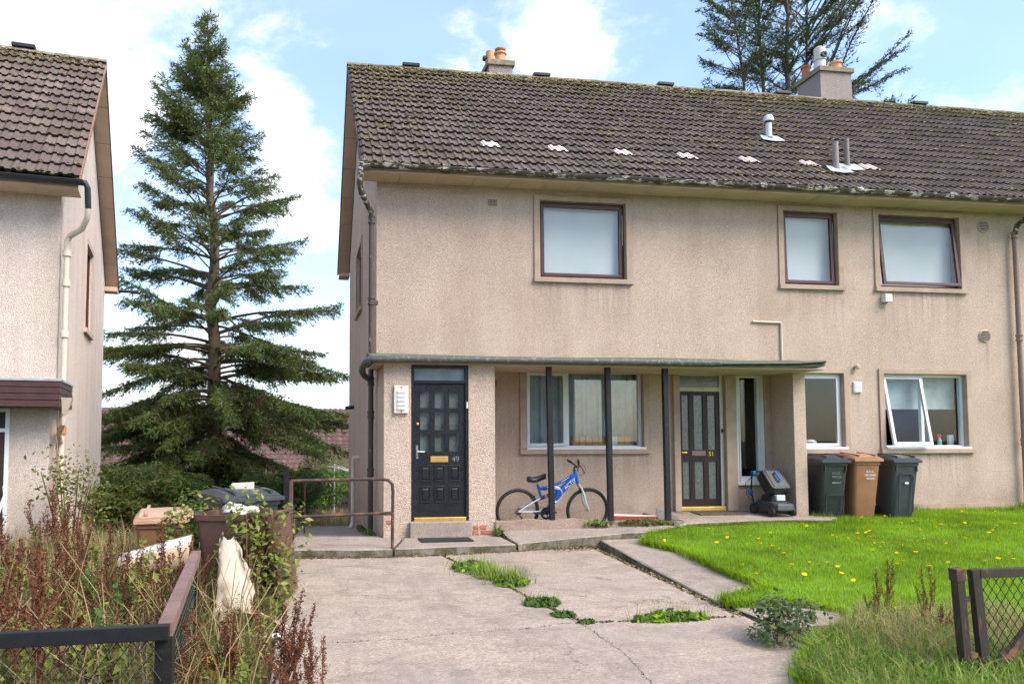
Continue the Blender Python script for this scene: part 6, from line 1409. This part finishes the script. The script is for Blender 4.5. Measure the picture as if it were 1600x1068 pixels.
for i, (x, y, s, k, lab) in enumerate([(4.92, 6.12, .5, 1, 'leftmost rusty dock at the edge of the lawn'), (5.12, 6.2, .58, 0, 'tallest rusty dock at the edge of the lawn'), (5.36, 6.0, .42, 1, 'short rusty dock in the middle of the lawn edge clump'), (5.52, 6.15, .5, 0, 'rightmost rusty dock at the lawn edge'), (5.25, 5.75, .42, 3, 'squat brown dock in the straw below the lawn')]): place(DOCKS[k], 'dock_plant', x, y, lawn_z(x, y), s, 1.1 * i, lab, 'weed', 'docks at the lawn edge')
HERBS = [herb_mesh('leafy_weed', .85, 6, 51, LEAF['green'], M['dock_stem'], .036), herb_mesh('leafy_weed', .75, 8, 52, LEAF['lime'], M['straw'], .036), herb_mesh('leafy_weed', .7, 8, 53, LEAF['lime'], M['straw'], .032)]
hp = [(-2.66, 6.60), (-2.37, 6.81), (-1.79, 4.93), (-3.17, 7.63), (-2.62, 5.52), (-0.96, 6.35), (-1.32, 6.37), (-1.76, 5.23), (-1.77, 7.74), (-2.02, 7.29), (-1.69, 4.92), (-1.49, 6.77), (-2.52, 4.81), (-1.25, 6.35), (-.45, 4.75), (-.5, 5.2), (-.42, 5.7), (-.5, 6.2), (-.55, 6.7), (-.34, 4.95), (-.3, 6.0), (-1.2, 5.2), (-1.45, 5.9), (-1.8, 5.8), (-1.6, 6.4), (-2.3, 5.5), (-2.6, 5.2), (-1.1, 6.5), (-1.9, 7.0), (-2.4, 7.2), (-2.9, 6.9), (-1.3, 7.4), (-3.2, 8.0), (-2.7, 8.9), (-1.0, 4.75), (-1.65, 4.6), (-2.2, 4.6), (-.48, 5.0), (-1.25, 4.6), (-3.2, 5.8), (-1.4, 7.0)]
HW = rows_of([p for p in hp if p[0] < -.6], [(0, 5.3, 'in the front row behind the black rail'), (5.3, 6.6, 'in the second row behind the black rail'), (6.6, 20, 'in the back row by the bins')])
for k, p in enumerate(sorted([p for p in hp if p[0] >= -.6], key=lambda p: p[1])): HW[p] = ('between fence rail and drive', ['nearest'] [0] if k == 0 else ORD[k] + ' from the camera')
for i, (x, y) in enumerate(hp):
    row, k = HW[(x, y)]; place(HERBS[i % 3], 'leafy_weed', x, y, gz(x, y), rr.uniform(.7, 1.1) * (1 if x < -.6 else .62), rr.random() * 6.28, 'leafy green weed, %s %s' % (k, row), 'weed', 'green weeds in the left garden' if x < -.6 else 'green weeds along the drive edge')

# ------------------------------------------------------------------ grasses (uncountable)
def blades(name, x, y, z, h, w, lean, rng, mat, label, seg=1, cat='grass', flop=.4, wind=(0, 0)):
    """grass blades: one tapering triangle, or a bent strip of two"""
    n = len(x); B = np.stack([x, y, z], 1); a = rng.random(n) * 6.28; d = np.stack([np.cos(a), np.sin(a), np.zeros(n)], 1); s = np.stack([-np.sin(a), np.cos(a), np.zeros(n)], 1) * (w / 2)[:, None]
    l = (lean * rng.random(n) ** .7)[:, None]; wv = np.array([wind[0], wind[1], 0.]); up = np.array([0, 0, 1.])
    if seg == 1: V = np.stack([B - s, B + s, B + (d * l + wv * l + up) * h[:, None]], 1); k = 3
    else:
        m = B + (d * l * .35 + up * .62) * h[:, None]; t = B + (d * l * (1 + flop) + wv * l + up * (1 - .25 * l)) * h[:, None]
        V = np.concatenate([np.stack([B - s, B + s, m + s * .8, m - s * .8], 1), np.stack([m - s * .8, m + s * .8, t + s * .15, t - s * .15], 1)], 1).reshape(-1, 4, 3); k = 4
    me = raw_mesh(name, V.reshape(-1, 3), k, mat); return tag(link(name, me), label, cat, kind='stuff')
rng = np.random.default_rng(77)
def scatter(n, x0, x1, y0, y1, poly=None):
    x = rng.uniform(x0, x1, n); y = rng.uniform(y0, y1, n)
    if poly is not None: k = in_poly(x, y, poly); x, y = x[k], y[k]
    return x, y
LZ = np.vectorize(lawn_z); GZ = np.vectorize(gz)
x, y = scatter(330000, 3.3, 16.5, 4.2, 12.15, LAWN_EDGE); k = x < 6.0 + (y - 4.2) * 1.35; x, y = x[k], y[k]
patch = np.sin(x * 2.1 + np.sin(y * 1.7)) * np.sin(y * 2.6 + 1) ; h = .030 + .026 * rng.random(len(x)) + .010 * patch + np.where((y > 11.9) | ((x > 8.3) & (x < 10.6) & (y > 10.9)), .045, 0)
blades('lawn_grass', x, y, LZ(x, y) - .004, h, .007 + .004 * rng.random(len(x)), .75, rng, M['grass'], 'short bright green grass of the front lawn')
# ragged fringe along the lawn edge
ex = []; ey = []
for (ax, ay), (bx_, by_) in zip(LAWN_EDGE, LAWN_EDGE[1:] + LAWN_EDGE[:1]):
    if min(ay, by_) < 3 or max(ax, bx_) > 17: continue
    n = int(math.hypot(bx_ - ax, by_ - ay) * 650); q = rng.random(n); ex.append(ax + (bx_ - ax) * q + rng.normal(0, .035, n)); ey.append(ay + (by_ - ay) * q + rng.normal(0, .035, n))
ex = np.concatenate(ex); ey = np.concatenate(ey); blades('edge_grass', ex, ey, LZ(ex, ey) - .03, .05 + .07 * rng.random(len(ex)), np.full(len(ex), .008), 1.0, rng, M['grass'], 'ragged grass fringe along the edge of the lawn', 2)
x, y = scatter(26000, 3.3, 6.6, 4.2, 6.5, LAWN_EDGE); k = rng.random(len(x)) < np.clip(1.25 - (y - 4.5) * .5 - np.maximum(0, x - 5.2) * .3, .1, 1); x, y = x[k], y[k]
blades('long_grass', x, y, LZ(x, y) - .01, .06 + .17 * rng.random(len(x)) ** 1.5, .006 + .003 * rng.random(len(x)), .8, rng, M['long_grass'], 'long uncut grass beside the gate at the bottom right', 2)
x, y = scatter(2600, 4.3, 6.2, 5.0, 6.2, LAWN_EDGE); blades('dry_grass', x, y, LZ(x, y) - .01, .08 + .22 * rng.random(len(x)), np.full(len(x), .004), .9, rng, M['straw'], 'straw-coloured dead grass below the lawn docks', 2)
x, y = scatter(15000, -5.0, -.22, 4.25, 11); k = (x < -.75) | (rng.random(len(x)) < .35); x, y = x[k], y[k]
blades('dry_grass', x, y, GZ(x, y) - .01, .15 + .55 * rng.random(len(x)) ** 1.5, .004 + .003 * rng.random(len(x)), .9, rng, M['straw'], 'tangled straw-coloured grass filling the left garden', 2)
x, y = scatter(34000, -5.5, -.22, 4.25, 12); k = (x < -.7) | (rng.random(len(x)) < .5); x, y = x[k], y[k]
blades('rough_grass', x, y, GZ(x, y) - .01, .10 + .28 * rng.random(len(x)), .006 + .004 * rng.random(len(x)), .9, rng, LEAF['olive'], 'rough green grass under the weeds of the left garden', 2)
x, y = scatter(9000, -2.5, 2.5, 12.5, 30); k = ~((x > -.08) & (x < 1.3) & (y < 19.2)) & ~((x > 1.1) & (y < 19.5)); x, y = x[k], y[k]
blades('back_grass', x, y, GZ(x, y) - .01, .25 + .45 * rng.random(len(x)), np.full(len(x), .012), .7, rng, M['straw'], 'pale dry grass of the back garden beyond the side path', 2)
rs = random.Random(12); sm = MB()
for i in range(150):
    x, y = rs.uniform(-2.8, -.3), rs.uniform(4.3, 6.6); h = rs.uniform(.5, 1.0); ang = rs.random() * 6.28; l = rs.uniform(.1, .55); z0 = gz(x, y)
    sm.tube([(x, y, z0 - .02), (x + math.cos(ang) * l * .35, y + math.sin(ang) * l * .35, z0 + h * .6), (x + math.cos(ang) * l, y + math.sin(ang) * l, z0 + h)], [.0036, .0032, .002], 4, False)
tag(sm.build('straw_stalks', M['straw'], fix=False), 'long bent straw stalks rising among the weeds near the fence corner', 'grass', kind='stuff')
# ------------------------------------------------------------------ drive weeds, moss in the joints, dandelions
CG = 'weed clumps in the drive joint'
def clump(label, x, y, z, rx, ry, n, size, h, seed, mats, grass=0, group=CG):
    rng_ = np.random.default_rng(seed); t = thing('weed_clump', label, 'weed', (x, y, z), group=group); a = rng_.random(n) * 6.28; q = rng_.random(n) ** .6; P = np.stack([np.cos(a) * q * rx, np.sin(a) * q * ry, h * (1 - q * .8) * rng_.random(n) + .008], 1)
    N_ = np.stack([np.cos(a) * .5, np.sin(a) * .5 - .25, np.full(n, .75)], 1); link('leaves', raw_mesh('leaves', leaves(P, N_, size, rng_, .55).reshape(-1, 3), 4, mats, rng_.integers(0, len(mats), n)), t)
    if grass:
        gx, gy = rng_.normal(0, rx * .5, grass), rng_.normal(0, ry * .5, grass); an = rng_.random(grass) * 6.28; hh = h * (1.0 + .9 * rng_.random(grass)); B = np.stack([gx, gy, np.zeros(grass)], 1); s = np.stack([-np.sin(an), np.cos(an), np.zeros(grass)], 1) * .004
        T = B + np.stack([np.cos(an) * hh * .5, np.sin(an) * hh * .5, hh], 1); tag(link('blades', raw_mesh('blades', np.stack([B - s, B + s, T], 1).reshape(-1, 3), 3, M['long_grass']), t), kind='stuff')
    return t
clump('largest weed clump in the drive, nearest the black door', 2.02, 9.05, drive_z(9.05), .26, .34, 260, .035, .10, 61, [LEAF['green'], M['grass']], 260)
clump('yellow-green weed clump second from the black door', 2.13, 8.62, drive_z(8.6), .17, .2, 120, .03, .10, 62, [LEAF['lime'], M['grass']], 240)
clump('bushy green weed clump third along the drive joint', 2.27, 8.22, drive_z(8.2), .20, .18, 200, .033, .14, 63, [LEAF['green'], M['grass']], 260)
clump('leafy weed clump fourth along the drive joint', 2.33, 7.32, drive_z(7.3), .19, .13, 150, .04, .09, 64, [LEAF['green'], LEAF['green']], 60)
clump('small weed rosette fifth along the drive joint', 2.40, 6.88, drive_z(6.9), .11, .09, 60, .035, .05, 65, [LEAF['green']])
clump('tiny weed at the corner of the drive slabs', 2.52, 6.64, drive_z(6.6), .09, .05, 40, .024, .04, 66, [LEAF['green']])
clump('broad-leaved weed patch across the lower drive joint', 3.30, 6.63, drive_z(6.6), .36, .09, 190, .045, .10, 67, [LEAF['green'], M['grass']], 90)
clump('weed with dandelion leaves on the kerb by the second post', 4.35, 10.95, -.09, .22, .08, 80, .035, .07, 68, [LEAF['green'], LEAF['lime']], 60, 'weeds along the porch edge')
clump('weeds on the crumbling step below the third post', 5.1, 10.95, -.08, .4, .08, 120, .03, .06, 69, [LEAF['olive'], LEAF['green']], 160, 'weeds along the porch edge')
clump('small weed by the exposed bricks of the porch', 2.83, 10.9, -.2, .09, .06, 50, .03, .13, 70, [LEAF['green'], LEAF['olive']], 20, 'weeds along the porch edge')
clump('weeds at the foot of the left downpipe', 1.02, 11.75, -.27, .10, .35, 130, .026, .07, 71, [LEAF['green'], LEAF['lime']], 0, 'weeds along the side wall')
clump('weeds along the side wall by the pale waste pipe', 1.05, 13.6, -.44, .08, .7, 130, .03, .08, 72, [LEAF['green'], LEAF['olive']], 0, 'weeds along the side wall')
clump('grassy weeds at the foot of the wall left of the bins', 8.4, 11.45, lawn_z(8.4, 11.45), .3, .12, 120, .035, .09, 73, [LEAF['green'], M['grass']], 200, 'weeds along the right-hand wall')
clump('grassy tuft at the wall right of the grey bin', 10.55, 11.95, lawn_z(10.5, 12), .2, .1, 60, .03, .10, 74, [LEAF['green'], M['grass']], 220, 'weeds along the right-hand wall')
clump('tall grassy tuft at the foot of the right downpipe', 12.75, 12.0, lawn_z(12.7, 12), .3, .1, 80, .035, .13, 75, [LEAF['green'], M['grass']], 260, 'weeds along the right-hand wall')
def moss_strip(pts, w, n, label, seed, mats=None, size=.016):
    rng_ = np.random.default_rng(seed); q = rng_.random(n) * (len(pts) - 1); i = q.astype(int); u = (q - i)[:, None]; P_ = np.array(pts, float); P = P_[i] * (1 - u) + P_[i + 1] * u; P[:, :2] += rng_.normal(0, w, (n, 2)); P[:, 2] += .004
    V = leaves(P, np.tile([0, 0, 1.], (n, 1)), size, rng_, .7); tag(link('moss', raw_mesh('moss', V.reshape(-1, 3), 4, mats or M['moss'])), label, 'moss', kind='stuff')
zd = lambda x, y: (x, y, drive_z(y))
moss_strip([zd(p.x, p.y) for p in cH], .012, 260, 'dark grit in the crack across the front of the drive', 5, M['soil'], .006); moss_strip([zd(p.x, p.y) for p in cV[10:]], .010, 170, 'dark grit in the crack running down the drive', 6, M['soil'], .006)
moss_strip([zd(-.05, 9.99), zd(1.2, 9.9), zd(2.8, 10.1), zd(4.0, 10.42)], .03, 900, 'moss and dirt along the foot of the path edge', 1); moss_strip([zd(4.0, 10.4), zd(4.01, 9.0), zd(4.02, 7.6), zd(4.03, 6.7)], .018, 900, 'moss in the joint between drive and ramp', 2)
moss_strip([zd(1.83, 9.9), zd(1.98, 9.1), zd(2.14, 8.47), zd(2.32, 7.36), zd(2.5, 6.64), zd(4.0, 6.64)], .008, 700, 'dirt and moss in the drive joints', 3); moss_strip([zd(3.4, 10.2), zd(4.0, 10.3)], .1, 350, 'moss patch in the inner corner of the drive', 4)
dm = MB(); dm.tube([(0, 0, 0), (.005, 0, .055)], .002, 3, False); dm.cur = 1; dm.lathe([(.0, .062), (.010, .066), (.020, .064), (.012, .054), (.0, .05)], (.005, 0, 0), 9); dme = dm.mesh('dandelion', [LEAF['green'], M['flower']], fix=False)
rd = random.Random(21); n = 0
while n < 120:
    x, y = rd.uniform(4.6, 12.5), rd.uniform(5.8, 11.8)
    if not in_poly(np.array([x]), np.array([y]), LAWN_EDGE)[0] or x > 5.6 + (y - 4.2) * 1.1 or rd.random() > .25 + .75 * math.exp(-((y - 9.3) / 1.6) ** 2): continue
    s = rd.uniform(.8, 1.5); o = link('dandelion', dme, None, (x, y, lawn_z(x, y) + rd.uniform(-.005, .02)), (rd.gauss(0, .25), rd.gauss(0, .25), rd.random() * 6.28)); o.scale = (s, s, s); tag(o, 'small yellow dandelion flower in the front lawn', 'flower', 'dandelions scattered over the lawn'); n += 1
